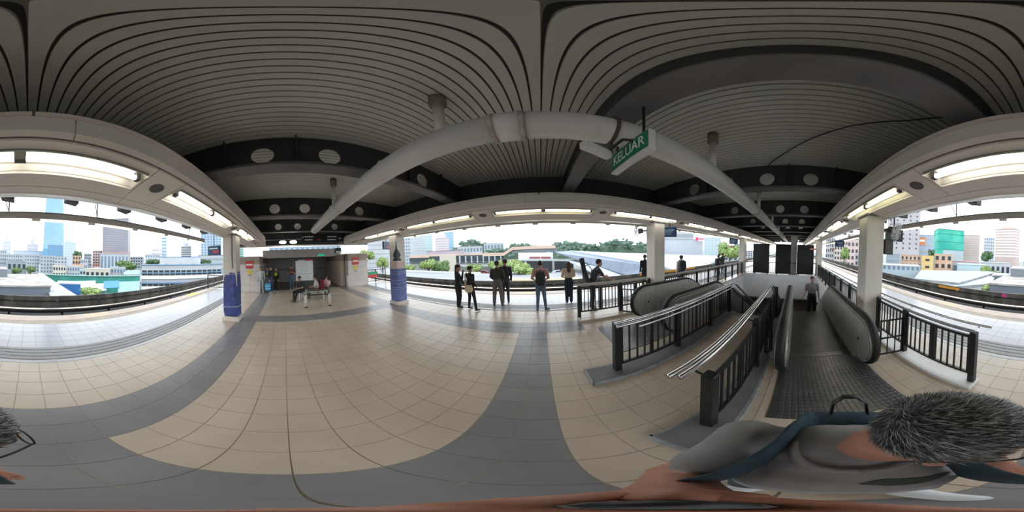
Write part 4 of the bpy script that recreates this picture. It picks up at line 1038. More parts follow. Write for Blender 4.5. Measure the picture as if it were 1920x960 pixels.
# ---- market side
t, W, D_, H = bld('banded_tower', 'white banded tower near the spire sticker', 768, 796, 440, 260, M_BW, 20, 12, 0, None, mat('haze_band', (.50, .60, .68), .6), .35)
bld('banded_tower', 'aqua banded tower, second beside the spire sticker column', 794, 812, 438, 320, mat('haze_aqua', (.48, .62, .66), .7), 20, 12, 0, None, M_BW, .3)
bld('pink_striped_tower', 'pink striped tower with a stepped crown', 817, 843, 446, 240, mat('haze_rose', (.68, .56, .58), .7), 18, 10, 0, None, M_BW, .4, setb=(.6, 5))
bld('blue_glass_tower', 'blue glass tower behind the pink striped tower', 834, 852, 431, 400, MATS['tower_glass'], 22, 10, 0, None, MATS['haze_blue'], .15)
bld('white_flats', 'white flats behind the wrapped market-side column', 752, 770, 446, 200, M_BW, 14, 8, 4, M_WINB)
bld('white_flats', 'white flats past the end wall beside the round tree', 690, 733, 446, 150, M_BW, 14, 7, 0, None, M_BG, .15)
bld('terrace_houses', 'low mauve roofed terrace under the hill', 800, 870, 470, 130, mat('render_mauve', (.50, .42, .46), .8), 12, 1, 10, M_BW, roof=mat('roof_mauve', (.34, .26, .30), .7))
bld('hill_villa', 'white villa on the green hill', 858, 905, 462, 230, M_BW, 14, 2, 8, M_WINB)
bld('hill_villa', 'second white villa with a grey roof on the green hill', 908, 945, 456, 300, M_BW, 14, 2, 6, M_WINB, roof=M_BG)
# long station building with a peach roof that ramps up
M_PEACH = mat('roof_peach', (.68, .50, .40), .7, var=.04, scale=.1)
def runb(label, pts, mt, th, dep, name='roof_band'):
    # pts: list of (px, py, d); a solid ribbon of thickness th
    P = [Vector(gp(*p)) for p in pts]; m = MB(); o = []
    for p in P:
        n_ = Vector((p.x, p.y, 0)).normalized() * dep
        o.append([p, p + n_, p + n_ - Vector((0, 0, th)), p - Vector((0, 0, th))])
    for q in o: m.v += [tuple(v) for v in q]
    for i in range(len(o) - 1):
        for k in range(4): m.f.append((4 * i + k, 4 * i + (k + 1) % 4, 4 * i + 4 + (k + 1) % 4, 4 * i + 4 + k)); m.mi.append(0)
    m.f.append((0, 1, 2, 3)); m.mi.append(0); e = 4 * len(o) - 4; m.f.append((e + 3, e + 2, e + 1, e)); m.mi.append(0)
    return m
sb_ = thing('station_building', 'long station building with a peach roof ramping up to an upper deck', 'building', (0, 0, 0))
runb('', [(768, 479, 92), (860, 476, 84), (944, 474, 80), (952, 469, 79), (961, 463, 79), (1000, 461, 80), (1042, 460, 82)], M_PEACH, 1.5, 14).build('peach_roof', M_PEACH, sb_)
runb('', [(768, 482, 93), (944, 477, 81)], M_WIN, 3.2, 10).build('glazed_gallery', mat('gallery_glass', (.06, .08, .09), .2), sb_)
runb('', [(768, 494, 94), (944, 491, 81.5)], M_BG, 9, 8).build('lower_storey', mat('storey_grey', (.33, .33, .33), .8, var=.1, scale=.3), sb_)
runb('', [(824, 478, 84), (855, 478, 82)], M_BW, 14, 6).build('stair_tower', cols_[1], sb_)
for px_ in range(862, 944, 11): 
    q = gp(px_, 480, 80.3); MB().box(q[0] - .25, q[0] + .25, q[1] - .3, q[1] + .3, q[2] - 3.4, q[2]).build('gallery_column', M_BW, sb_)
runb('', [(862, 497, 79), (944, 496, 78)], M_BW, .8, 2).build('white_balcony', M_BW, sb_)
runb('', [(960, 467, 80), (1046, 464, 83)], M_BG, 2.2, 12).build('upper_glazing', mat('glazing_grey', (.20, .23, .25), .4), sb_)
runb('', [(972, 474, 78), (1037, 473.5, 79)], M_BW, 3.2, 1.2).build('white_sign_board', M_SIGNW, sb_)
for k in range(16):
    if k == 8: continue
    q = gp(994 + k * 2.45, 483, 77.8); MB().box(q[0] - .42, q[0] + .42, q[1] - .1, q[1] + .1, q[2] - .4, q[2] + .45).build('red_letter', mat('letter_red', (.38, .10, .13), .6), sb_)
for px_ in (1013, 1037, 985):
    q = gp(px_, 489, 79.5); MB().box(q[0] - .5, q[0] + .5, q[1] - .5, q[1] + .5, GZ, q[2]).build('portal_column', M_BW, sb_)
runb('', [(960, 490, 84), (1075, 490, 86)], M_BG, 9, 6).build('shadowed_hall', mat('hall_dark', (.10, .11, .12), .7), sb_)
# big metal roofs
M_RIB = mat('roof_bluegrey', (.17, .205, .275), .55, col2=(.22, .255, .33), scale=.5, stretch=(.15, 3, 1)); M_ROOFW = mat('roof_white', (.50, .53, .58), .5, var=.04, scale=.1)
flat('metal_roof', 'blue-grey ribbed metal roof sloping down behind the market parapet', [gp(1040, 472, 78), gp(1068, 470, 84), gp(1235, 497, 36), gp(1235, 524, 30), gp(1170, 514, 40)], M_RIB, .4)
flat('white_roof', 'broad white roof spreading beyond the ribbed metal roof', [gp(1068, 469.5, 86), gp(1130, 473, 110), gp(1360, 480, 95), gp(1290, 514, 34), gp(1236, 497, 37)], M_ROOFW, .5)
flat('lower_canopy', 'lower pale canopy beneath the ribbed metal roof', [gp(1060, 487, 66), gp(1090, 487, 66), gp(1175, 520, 34), gp(1140, 523, 33)], mat('canopy_pale', (.42, .48, .56), .5), .3)
t, W, D_, H = bld('white_hall', 'large white hall with a red round-ended roof sign', 1236, 1318, 449, 100, M_ROOFW, 30, 1, 0, None, roof=M_BG)
MB().box(-W / 2 - .1, W / 2 + .1, -.3, 0, H * .28, H * .36).build('grey_stripe', M_BG, t); MB().box(-W / 2 - .1, W / 2 + .1, -.32, 0, H * .05, H * .12).build('red_stripe', mat('stripe_rose', (.5, .2, .24), .7), t)
q = gp(1312, 451, 97)
sgn_ = thing('roof_sign', 'red and white sign on the corner of the white hall', 'sign', (q[0], q[1], q[2] - .4), az(1312) - PI / 2)
MB().box(-2.6, 2.6, -.25, .25, 0, 2.6).build('panel', mat('sign_pinkwhite', (.80, .62, .64), .5), sgn_); MB().prism([(-2.5, .2), (-1.2, .2), (-.5, 1.3), (-1.2, 2.4), (-2.5, 2.4)], -.3, -.25, 'y').build('red_arrow', mat('sign_scarlet', (.72, .05, .12), .5), sgn_)
for k in range(6): MB().box(-.2 + k * .42, .08 + k * .42, -.3, -.25, .8, 1.8).build('red_letter', MATS['sign_scarlet'], sgn_)
bld('upper_block', 'pale upper storeys of the white hall under the lighting beam', 1246, 1300, 432, 140, M_BW, 20, 3, 0, None, M_BG, .3)
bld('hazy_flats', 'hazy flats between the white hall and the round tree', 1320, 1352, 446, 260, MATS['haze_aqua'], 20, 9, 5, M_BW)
bld('street_row', 'low white houses below the round green tree', 1316, 1400, 482, 120, M_BW, 12, 2, 10, M_WIN)
for i, px_ in enumerate((952, 970)):
    p = gp(px_, 458, 600); t = thing('lattice_mast', ('taller', 'second')[i] + ' thin lattice mast on the hill', 'mast', (p[0], p[1], GZ), 0)
    hh = (zat(px_, 424 if i == 0 else 429, 600) - GZ); w_ = 5 if i == 0 else 3.4
    for sx in (-1, 1):
        for sy in (-1, 1): MB().tube([(sx * w_, sy * w_, 0), (sx * w_ * .4, sy * w_ * .4, hh)], .5, 4).build('leg', M_BG, t)
    for k in range(12): z = hh * k / 12; f = 1 - .6 * k / 12; MB().tube([(-w_ * f, -w_ * f, z), (w_ * f, -w_ * f, z + hh / 12)], .3, 4).build('brace', M_BG, t)
# road, barrier, cars below
flat('road', 'grey road passing below the market parapet', [gp(700, 520, 42), gp(1180, 530, 30), gp(1180, 505, 66), gp(700, 502, 78)], mat('asphalt', (.34, .34, .36), .9, var=.08, scale=.3), .3, 'road')
flat('road_wall', 'white road barrier beside the leafy trees', [gp(760, 509, 55), gp(900, 513, 52), gp(900, 510, 52.5), gp(760, 506, 55.5)], M_BW, .8, 'barrier')
flat('yellow_kerb', 'yellow painted kerb below the market parapet', [gp(945, 525, 34), gp(1085, 523, 34), gp(1085, 520, 36), gp(945, 522, 36)], mat('kerb_yellow', (.60, .46, .24), .7), .5, 'kerb')
def car(label, px_, py_, d, col, rz):
    q = gp(px_, py_, d); t = thing('car', label, 'car', (q[0], q[1], q[2]), rz)
    MB().prism([(-2.1, .3), (-2.1, .85), (-1.3, .95), (-.8, 1.42), (.8, 1.42), (1.4, .95), (2.1, .82), (2.1, .3)], -.85, .85, 'y').build('body', mat('car_' + label.split()[0], col, .3), t)
    MB().prism([(-1.2, .96), (-.75, 1.36), (.75, 1.36), (1.25, .96)], -.87, .87, 'y').build('windows', M_WIN, t)
    for x in (-1.3, 1.3):
        for y in (-.85, .85): MB().disc((x, y, .32), .32, (0, 1, 0), 14, .2).build('wheel', M_RUBBER, t)
car('white car on the road below the trees', 968, 515, 62, (.7, .7, .7), .2); car('silver car on the road behind the man with a backpack', 1002, 514.5, 60, (.4, .42, .45), .1); car('pale van on the road past the bare headed man', 1045, 514, 58, (.62, .64, .68), .1); car('maroon car on the road by the pair of women', 905, 514, 60, (.3, .08, .08), .15)
# ---- trees
M_BARK = mat('bark', (.16, .12, .09), .9, var=.2, scale=3)
LEAF = [mat('leaf_mid', (.12, .20, .07), .6, col2=(.22, .32, .11), scale=.6), mat('leaf_bright', (.24, .34, .10), .6, col2=(.38, .48, .17), scale=.6), mat('leaf_dark', (.06, .13, .06), .6, col2=(.12, .21, .09), scale=.4), mat('leaf_hazed', (.12, .20, .15), .7, col2=(.19, .28, .20), scale=.05)]  # last leaf colour, for the hills, has distance haze mixed into it
def foliage(m, c, r, n, s, rnd):
    for _ in range(n):
        while True:
            v = Vector((rnd.uniform(-1, 1), rnd.uniform(-1, 1), rnd.uniform(-.9, 1)))
            if .25 < v.length < 1: break
        v = v.normalized() * rnd.uniform(.72, 1.04)
        p = Vector((c[0] + v.x * r[0], c[1] + v.y * r[1], c[2] + v.z * r[2]))
        a = Vector((rnd.gauss(0, 1), rnd.gauss(0, 1), rnd.gauss(0, .6))).normalized(); b = a.cross(Vector((rnd.gauss(0, 1), rnd.gauss(0, 1), rnd.gauss(0, 1)))).normalized()
        q = s * rnd.uniform(.7, 1.3)
        m.add([tuple(p - a * q), tuple(p + b * q * .55), tuple(p + a * q), tuple(p - b * q * .55)], [(0, 1, 2, 3)])
def tree(label, px_, yt, yb, d, wpx, k=0, n=1500, zb=None, name='tree'):
    rnd = random.Random(int(px_ * 7 + d)); a = az(px_)
    x, y = d * math.cos(a), d * math.sin(a); zt, zl = zat(px_, yt, d), zat(px_, yb, d)
    R_ = d * math.tan(math.radians(wpx * .1875 / 2)); g = GZ if zb is None else zb
    t = thing(name, label, 'tree', (x, y, g))
    h = zt - zl; cz = (zt + zl) / 2 - g
    m = MB(); nb = 9
    for i in range(nb):
        an = 2 * PI * i / nb + rnd.uniform(-.3, .3); q = rnd.uniform(.35, .62) if i else 0
        c = (q * R_ * math.cos(an), q * R_ * math.sin(an), cz + rnd.uniform(-.22, .28) * h)
        rr = (R_ * rnd.uniform(.38, .5), R_ * rnd.uniform(.38, .5), h * rnd.uniform(.24, .34))
        foliage(m, c, rr, n // nb, max(R_, h / 2) * .085, rnd)
        m.blob(c, tuple(v * .80 for v in rr), 2, 10, 6)
    m.build('crown', LEAF[k], t)
    MB().tube([(0, 0, 0), (R_ * .03, 0, cz * .5), (0, 0, cz)], [R_ * .09, R_ * .06, R_ * .04], 8).build('trunk', M_BARK, t)
    for i in range(3):
        an = i * 2.1; MB().tube([(0, 0, cz * .75), (R_ * .4 * math.cos(an), R_ * .4 * math.sin(an), cz * .98)], [R_ * .035, R_ * .015], 6).build('branch', M_BARK, t)
for args in (('round green tree beside the end wall on the market side', 687, 469, 488, 40, 38, 1), ('leafy tree between the end wall and the spire column', 716, 481, 503, 36, 26, 1), ('bright spreading tree before the peach stair tower', 803, 486, 510, 60, 44, 1), ('darker tree before the peach stair tower', 830, 489, 510, 56, 34, 0),
             ('small bush tree beside the spire column', 768, 496, 510, 58, 22, 1), ('bright tree behind the pair of women', 890, 496, 512, 66, 36, 1), ('large bright tree left of the man with a backpack', 972, 489, 518, 52, 66, 1), ('bright tree behind the man in the olive shirt', 937, 487, 508, 60, 44, 1),
             ('round green tree far along the market track', 1368, 453, 484, 74, 50, 1), ('flat topped spreading tree below the banded tower', 237, 490, 507, 95, 46, 0), ('dark tree at the edge of the grey flat block', 32, 501, 514, 58, 26, 0), ('small dark tree beside the grey flat block', 58, 499, 513, 62, 22, 0),
             ('tall dark tree below the glass tower', 145, 469, 490, 150, 22, 2), ('bright bush beside the blue hoarding', 172, 540, 556, 32, 44, 1), ('dark tree behind the white low block', 285, 487, 500, 130, 32, 2), ('dark tree beyond the blue-roofed white block', 384, 486, 500, 110, 26, 2),
             ('round bright bush by the shed roofs', 1848, 498, 518, 50, 28, 1), ('dark bush behind the round bright bush', 1866, 508, 522, 46, 26, 0), ('low bright bush above the skyline parapet', 1878, 520, 536, 36, 26, 1), ('dark tree between cream slab and pink tower', 1850, 470, 492, 120, 26, 2),
             ('palm-like tree above the yellow house', 1746, 466, 482, 100, 16, 2), ('pale tree far down the skyline track', 1584, 464, 494, 60, 18, 1), ('grassy bush before the near grey wall', 1862, 535, 549, 26, 40, 1)):
    tree(*args)
# wooded hills
def hill(label, spans, d, k):
    t = thing('wooded_hill', label, 'hill', (0, 0, GZ)); rnd = random.Random(int(d)); m = MB(); base = MB()
    for (x0, x1, yt) in spans:
        u_ = d * math.tan(math.radians(.1875)); n_ = max(6, int(abs(x1 - x0) / 1.6))
        for i in range(n_):
            px_ = rnd.uniform(x0 - 3, x1 + 3); dd = d * rnd.uniform(.93, 1.06); e_ = abs((px_ - (x0 + x1) / 2) / ((x1 - x0) / 2))
            q = gp(px_, yt + rnd.uniform(-.5, 3.5) + 3.5 * e_ * e_ + (rnd.random() < .5) * rnd.uniform(2, 12), dd); r_ = u_ * rnd.uniform(2.2, 4.4)
            z = q[2] - GZ - r_ * .8
            base.blob((q[0], q[1], z), (r_, r_, r_ * .8), 2, 8, 6)
            foliage(m, (q[0], q[1], z), (r_ * 1.08, r_ * 1.08, r_ * .9), 60, r_ * .26, rnd)
        q0, q1 = gp(x0, yt + 6, d * 1.05), gp(x1, yt + 6, d * 1.05); q2, q3 = gp(x1, yt + 6, d * 1.2), gp(x0, yt + 6, d * 1.2)
        zz = q0[2] - GZ; o_ = [(a_[0], a_[1], b_) for b_ in (0, zz) for a_ in (q0, q1, q2, q3)]
        base.add(o_, [(4, 5, 6, 7), (0, 1, 5, 4), (1, 2, 6, 5), (2, 3, 7, 6), (3, 0, 4, 7)])
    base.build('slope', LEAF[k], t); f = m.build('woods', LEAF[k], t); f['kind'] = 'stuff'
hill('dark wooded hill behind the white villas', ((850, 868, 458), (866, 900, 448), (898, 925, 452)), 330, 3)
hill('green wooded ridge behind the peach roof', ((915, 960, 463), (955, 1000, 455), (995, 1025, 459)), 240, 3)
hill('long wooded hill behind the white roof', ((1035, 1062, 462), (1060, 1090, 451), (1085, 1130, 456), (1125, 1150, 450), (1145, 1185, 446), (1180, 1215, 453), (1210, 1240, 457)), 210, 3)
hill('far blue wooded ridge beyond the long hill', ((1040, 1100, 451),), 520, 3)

ALBEDO = 1.0

# ------------------------------------------------------------------ people
SKIN = mat('skin', (.40, .22, .15), .55, var=.06, scale=12)
SKIN2 = mat('skin_fair', (.52, .31, .22), .55, var=.06, scale=12)
HAIR = mat('hair_black', (.012, .011, .010), .5, var=.2, scale=40)
EYE = mat('eye_dark', (.02, .015, .012), .2)
LIP = mat('lips', (.33, .12, .10), .5)
def ecap(m, p0, p1, r0, r1, flat=1.0, side=(1, 0, 0), n=14):
    """tapered capsule with an elliptical section: radius r across 'side', r*flat the other way"""
    p0, p1 = Vector(p0), Vector(p1); w_ = p1 - p0; l = w_.length
    if l < 1e-5: w_ = Vector((0, 0, 1)); l = 0
    w_ = w_.normalized(); s = Vector(side); u = s - w_ * s.dot(w_)
    if u.length < 1e-3: u = Vector((0, 1, 0)) - w_ * w_.y
    u.normalize(); v = w_.cross(u)
    rings = []
    for k in range(1, 5): a = -PI / 2 + PI / 2 * k / 4; rings.append((p0 + w_ * r0 * math.sin(a) * .9, r0 * math.cos(a)))
    for k in range(0, 4): a = PI / 2 * k / 4; rings.append((p1 + w_ * r1 * math.sin(a) * .9, r1 * math.cos(a)))
    o = len(m.v)
    for c, r in rings:
        for k in range(n):
            a = 2 * PI * k / n; m.v.append(tuple(c + u * r * math.cos(a) + v * r * flat * math.sin(a)))
    for i in range(len(rings) - 1):
        for k in range(n): m.f.append((o + i * n + k, o + i * n + (k + 1) % n, o + (i + 1) * n + (k + 1) % n, o + (i + 1) * n + k)); m.mi.append(0)
    a_ = len(m.v); m.v.append(tuple(p0 - w_ * r0 * .9)); b_ = len(m.v); m.v.append(tuple(p1 + w_ * r1 * .9)); e = o + (len(rings) - 1) * n
    for k in range(n):
        m.f.append((a_, o + (k + 1) % n, o + k)); m.mi.append(0); m.f.append((b_, e + k, e + (k + 1) % n)); m.mi.append(0)
def remesh(m, vox, smooth=3):
    me = m.mesh('tmp', SKIN); o = bpy.data.objects.new('tmp', me); C.objects.link(o)
    r = o.modifiers.new('r', 'REMESH'); r.mode = 'VOXEL'; r.voxel_size = vox; r.use_smooth_shade = True
    s = o.modifiers.new('s', 'SMOOTH'); s.factor = .5; s.iterations = smooth
    dg = bpy.context.evaluated_depsgraph_get(); dg.update()
    out = bpy.data.meshes.new_from_object(o.evaluated_get(dg)); bpy.data.objects.remove(o); bpy.data.meshes.remove(me)
    return out
def hand_fingers(m, wr, tip_dir, palm_n, side, s=1.0, curl=.5):
    """palm and five separate fingers; tip_dir: wrist to fingertips, palm_n: out of the palm, side: +1 thumb along +u"""
    f = Vector(tip_dir).normalized(); n_ = Vector(palm_n); n_ = (n_ - f * n_.dot(f)).normalized(); u = f.cross(n_) * side
    wr = Vector(wr)
    ecap(m, wr + f * .025 * s, wr + f * .075 * s, .036 * s, .040 * s, .42, tuple(u), 10)
    for k, (off, ln) in enumerate(((.030, .070), (.010, .078), (-.011, .073), (-.031, .058))):
        b = wr + f * .085 * s + u * off * s; p1 = b + f * ln * .45 * s + n_ * curl * .012 * s; p2 = b + f * ln * (.95 - .5 * curl) * s + n_ * ln * curl * .75 * s
        m.tube([tuple(b), tuple(p1), tuple((p1 + p2) / 2), tuple(p2)], [.0095 * s, .0090 * s, .0082 * s, .006 * s], 7)
    b = wr + f * .03 * s + u * .035 * s; p1 = b + u * .028 * s + f * .022 * s + n_ * .008; p2 = p1 + f * .036 * s + u * .006 * s + n_ * .014 * s
    m.tube([tuple(b), tuple(p1), tuple((p1 + p2) / 2), tuple(p2)], [.013 * s, .011 * s, .010 * s, .007 * s], 7)
REST = dict(pelvis=(0, 0, .94), chest=(0, .0, 1.26), neck=(0, -.015, 1.45), head=(0, .015, 1.585), shR=(.188, -.01, 1.385), shL=(-.188, -.01, 1.385), elR=(.225, -.03, 1.115), elL=(-.225, -.03, 1.115),
            wrR=(.235, .05, .885), wrL=(-.235, .05, .885), hpR=(.085, 0, .91), hpL=(-.085, 0, .91), knR=(.095, .02, .50), knL=(-.095, .02, .50), anR=(.10, -.02, .085), anL=(-.10, -.02, .085))
def person(label, loc, face, h=1.68, J=None, top=(.1, .1, .1), bottom=(.05, .05, .06), shoe=(.05, .05, .05), sleeve='short', hair='short', skin=SKIN, vox=.017, fat=1.09, group=None, hand='relaxed', legw=1.0, look=0.0, hat=None, haircol=None, toes=True, tilt=0.0, vest=None):
    j = {k: Vector(v) for k, v in REST.items()}
    for k, v in (J or {}).items(): j[k] = Vector(v)
    sc = h / 1.70
    for k in j: j[k] = j[k] * sc
    rz = math.radians(face) - PI / 2
    m = MB(); segs = []
    def add(a, b, r0, r1, lab, flat=1.0, side=(1, 0, 0), n=14):
        ecap(m, a, b, r0 * sc, r1 * sc, flat, side, n); segs.append((Vector(a), Vector(b), r0 * sc, r1 * sc, lab))
    sd = (j['shR'] - j['shL']).normalized(); hs = (j['hpR'] - j['hpL']).normalized()
    spine = (j['neck'] - j['pelvis']).normalized(); fwd = spine.cross(sd) * -1
    fwd = sd.cross(spine) * -1 if sd.cross(spine).y < 0 and False else Vector((0, 0, 1)).cross(sd)
    add(j['pelvis'] - spine * .02, j['pelvis'] + spine * .10, .145 * fat, .140 * fat, 'bottom', .72, tuple(hs))
    add(j['pelvis'] + spine * .14, j['chest'], .140 * fat, .160 * fat, 'top', .70, tuple(sd))
    add(j['chest'], j['neck'] - spine * .10, .165 * fat, .135, 'top', .66, tuple(sd))
    add(j['shL'] * .8 + j['neck'] * .2 - spine * .02, j['shR'] * .8 + j['neck'] * .2 - spine * .02, .062, .062, 'top')
    add(j['neck'] - spine * .05, j['head'] - Vector((0, 0, .02)), .056, .052, 'skin')
    # head
    hd = j['head']; lk = Matrix.Rotation(math.radians(look), 3, 'Z') @ Matrix.Rotation(math.radians(tilt), 3, 'X'); H = lambda x, y, z: hd + lk @ (Vector((x, y, z)) * sc)
    hside = tuple(lk @ Vector((1, 0, 0)))
    add(H(0, -.022, .030), H(0, .018, .030), .078, .074, 'skin', 1.16, hside)
    add(H(0, .020, -.02), H(0, .036, -.070), .064, .044, 'skin', 1.05, hside)
    add(H(0, .088, .002), H(0, .102, -.030), .010, .015, 'skin', 1, hside, 8)
    for s_ in (-1, 1): add(H(s_ * .078, -.004, .012), H(s_ * .080, -.008, -.026), .014, .011, 'skin', .5, tuple(lk @ Vector((0, 1, 0))), 8)
    for s_, S_ in ((1, 'R'), (-1, 'L')):
        sh, el, wr = j['sh' + S_], j['el' + S_], j['wr' + S_]
        cut = sh + (el - sh) * (.72 if sleeve == 'short' else 1)
        add(sh, cut, .066, .056, 'top'); add(cut, el, .047 if sleeve == 'short' else .05, .043, 'skin' if sleeve == 'short' else 'top')
        add(el, wr, .043 if sleeve == 'short' else .05, .029 if sleeve == 'short' else .036, 'skin' if sleeve == 'short' else 'top')
        hp, kn, an = j['hp' + S_], j['kn' + S_], j['an' + S_]
        add(hp, kn, .090 * max(1, legw * .85) * fat ** .5, .064 * legw, 'bottom'); add(kn, an + (kn - an) * .10, .062 * legw, .048 * legw, 'bottom')
        fo = Vector((s_ * .12, 1, 0)); fo.normalize()
        if 'toe' + S_ in j: fo = (j['toe' + S_] - an); fo.z = 0; fo.normalize()
        add(an + Vector((0, 0, -.025)) * sc - fo * .02, an + fo * .15 * sc + Vector((0, 0, -.045)) * sc, .046, .036, 'shoe', .8)
    out = remesh(m, vox)
    mats = [skin, mat('top_%.3f_%.3f_%.3f' % top, top, .8, var=.12, scale=14), mat('bottom_%.3f_%.3f_%.3f' % bottom, bottom, .85, var=.10, scale=12), mat('shoe_%.3f_%.3f_%.3f' % shoe, shoe, .6), EYE, LIP]
    idx = {'skin': 0, 'top': 1, 'bottom': 2, 'shoe': 3}
    # hands, eyes and mouth join the same mesh
    x = MB()
    for s_, S_ in ((1, 'R'), (-1, 'L')):
        el, wr = j['el' + S_], j['wr' + S_]; d = (wr - el).normalized()
        pn = Vector((-s_, .15, 0)); 
        if abs(pn.normalized().dot(d)) > .8: pn = Vector((0, 0, -1))
        hand_fingers(x, wr - d * .01, d, pn, 1 if (d.cross(pn)).dot(fwd) > 0 else -1, sc, .45)
    x.cur = 4
    for s_ in (-1, 1): x.blob(tuple(H(s_ * .033, .082, .008)), (.011 * sc,) * 3, 2, 8, 6)
    x.cur = 5; x.blob(tuple(H(0, .084, -.062)), (.024 * sc, .008, .007), 2, 8, 6)
    bm = bmesh.new(); bm.from_mesh(out)
    bm.faces.ensure_lookup_table()
    for f in bm.faces:
        c = f.calc_center_median(); best = 1e9; bl = 'top'
        for a, b, r0, r1, lab in segs:
            ab = b - a; t_ = max(0, min(1, (c - a).dot(ab) / max(ab.length_squared, 1e-9))); dd = (c - (a + ab * t_)).length - (r0 + (r1 - r0) * t_)
            if dd < best: best = dd; bl = lab
        f.material_index = idx[bl]; f.smooth = True
    vs = [bm.verts.new(v) for v in x.v]; bm.verts.ensure_lookup_table()
    for f, mi in zip(x.f, x.mi):
        try: nf = bm.faces.new([vs[i] for i in f]); nf.material_index = mi; nf.smooth = True
        except ValueError: pass
    me = bpy.data.meshes.new('person'); bm.to_mesh(me); bm.free(); bpy.data.meshes.remove(out)
    for q in mats: me.materials.append(q)
    o = bpy.data.objects.new('person', me); C.objects.link(o); o.location = loc; o.rotation_euler = (0, 0, rz)
    tag(o, label, 'person', group)
    # hair shell
    hm = MB(); n, mm = 16, 10
    hc = (0, -.016, .038)
    rr = (.089, .108, .098)
    R3 = []
    for jx in range(mm + 1):
        ph = PI / 2 - PI * jx / mm * (.68 if hair != 'none' else .4)
        for k in range(n):
            th = 2 * PI * k / n
            yy = math.sin(th); lim = 1.0
            if yy > .2: lim = .60 if hair != 'cap' else .62
            elif yy > -.3: lim = .78
            p_ = PI / 2 - (PI / 2 - ph) * lim
            q = Vector((hc[0] + rr[0] * math.cos(p_) * math.cos(th), hc[1] + rr[1] * math.cos(p_) * math.sin(th), hc[2] + rr[2] * math.sin(p_)))
            R3.append(tuple(H(*q)))
    hm.v += R3
    for jx in range(mm):
        for k in range(n): hm.f.append((jx * n + k, (jx + 1) * n + k, (jx + 1) * n + (k + 1) % n, jx * n + (k + 1) % n)); hm.mi.append(0)
    hmat = haircol or HAIR
    if hair == 'long':
        for s_ in (-1, 0, 1): ecap(hm, H(s_ * .045, -.085, .03), H(s_ * .035, -.115, -.30 + .05 * abs(s_)), .055 * sc, .035 * sc, .6, hside)
    if hair == 'veil':
        ecap(hm, H(0, -.03, .02), H(0, -.05, -.16), .098 * sc, .13 * sc, .95, hside); ecap(hm, H(0, -.02, -.16), H(0, -.03, -.26), .14 * sc, .15 * sc, .7, hside)
    if hair == 'bushy': hm.blob(tuple(H(0, -.02, .075)), (.098 * sc, .108 * sc, .075 * sc), 2, 12, 8)
    hm.build('hair', hmat, o, True)
    if hat:
        c_ = MB(); c_.blob(tuple(H(0, -.012, .075)), (.092 * sc, .110 * sc, .070 * sc), 2.2, 14, 8)
        c_.tube([tuple(H(0, .07, .062)), tuple(H(0, .17, .045))], [.07, .055], 10, True, (.12, 1.0))
        c_.build('cap', hat, o, True)
    if vest:
        v_ = MB(); ecap(v_, j['pelvis'] + spine * .18, j['chest'], .152 * sc, .172 * sc, .74, tuple(sd)); ecap(v_, j['chest'], j['neck'] - spine * .14, .175 * sc, .14 * sc, .70, tuple(sd)); v_.build('vest', vest, o, True)
    return o
def backpack(label, loc, face, z, s=1.0, col=(.02, .022, .025), back=.20, pocket=True, lean=0):
    rz = math.radians(face) - PI / 2
    t = thing('backpack', label, 'backpack', (loc[0], loc[1], z), rz)
    if lean: t.rotation_euler = (math.radians(lean), 0, rz)
    mt = mat('pack_%.3f_%.3f_%.3f' % col, col, .75, var=.2, scale=12)
    MB().blob((0, -back, .0), (.15 * s, .095 * s, .24 * s), 4, 20, 14).build('body', mt, t, True)
    if pocket: MB().blob((0, -back - .085 * s, -.08 * s), (.12 * s, .045 * s, .12 * s), 4, 16, 10).build('pocket', mt, t, True)
    for s_ in (-1, 1):
        MB().tube([(s_ * .09, -back + .07, .19 * s), (s_ * .10, -.03, .25 * s), (s_ * .105, .09, .17 * s), (s_ * .12, .115, .0), (s_ * .14, .03, -.14 * s), (s_ * .12, -back + .06, -.18 * s)], .022, 8, True, (.4, 1.3)).build('strap', mt, t, True)
    MB().tube([(-.04, -back + .03, .235 * s), (-.03, -back + .02, .27 * s), (.03, -back + .02, .27 * s), (.04, -back + .03, .235 * s)], .009, 6).build('handle', mt, t)
    return t
BLK = (.014, .014, .015)
# pair of women by the market-side strip
person('woman in a black dress raising a hand to her face, beside the bag', (-2.86, 5.08, 0), 25, 1.60, dict(elR=(.20, .16, 1.16), wrR=(.06, .20, 1.42), elL=(-.22, .03, 1.13), wrL=(-.12, .20, .98), knR=(.05, .03, .50), anR=(.05, -.01, .085), knL=(-.06, .02, .5), anL=(-.07, -.02, .085)), BLK, BLK, BLK, 'long', 'long', SKIN, legw=1.7, hat=mat('hat_black', (.012, .012, .013), .8))
person('woman in black standing with legs apart and a cream shoulder bag', (-2.38, 5.08, 0), 62, 1.55, dict(hpR=(.09, 0, .91), knR=(.20, .02, .50), anR=(.33, -.02, .085), knL=(-.09, .02, .50), anL=(-.10, -.02, .085), elL=(-.20, .06, 1.13), wrL=(-.08, .22, 1.02), elR=(.21, -.02, 1.12), wrR=(.16, .15, .95)), BLK, BLK, BLK, 'long', 'short', SKIN, hat=mat('hat_black', (.012, .012, .013), .8))
bg_ = thing('shoulder_bag', 'cream round shoulder bag worn by the woman in black', 'bag', (-2.36, 4.90, .80), math.radians(-15))
M_BAG = mat('bag_cream', (.55, .44, .27), .7, var=.08)
MB().blob((0, 0, 0), (.17, .055, .13), 2.6, 20, 12).build('pouch', M_BAG, bg_, True)
MB().tube([(-.15, .02, .08), (-.18, .05, .22), (-.24, .10, .48), (-.20, .20, .58), (-.1, .32, .45)], .022, 8, True, (1.4, .35)).build('strap', M_BAG, bg_, True)
MB().blob((.10, -.01, .12), (.05, .03, .03), 2.2).build('knot', M_BAG, bg_, True)
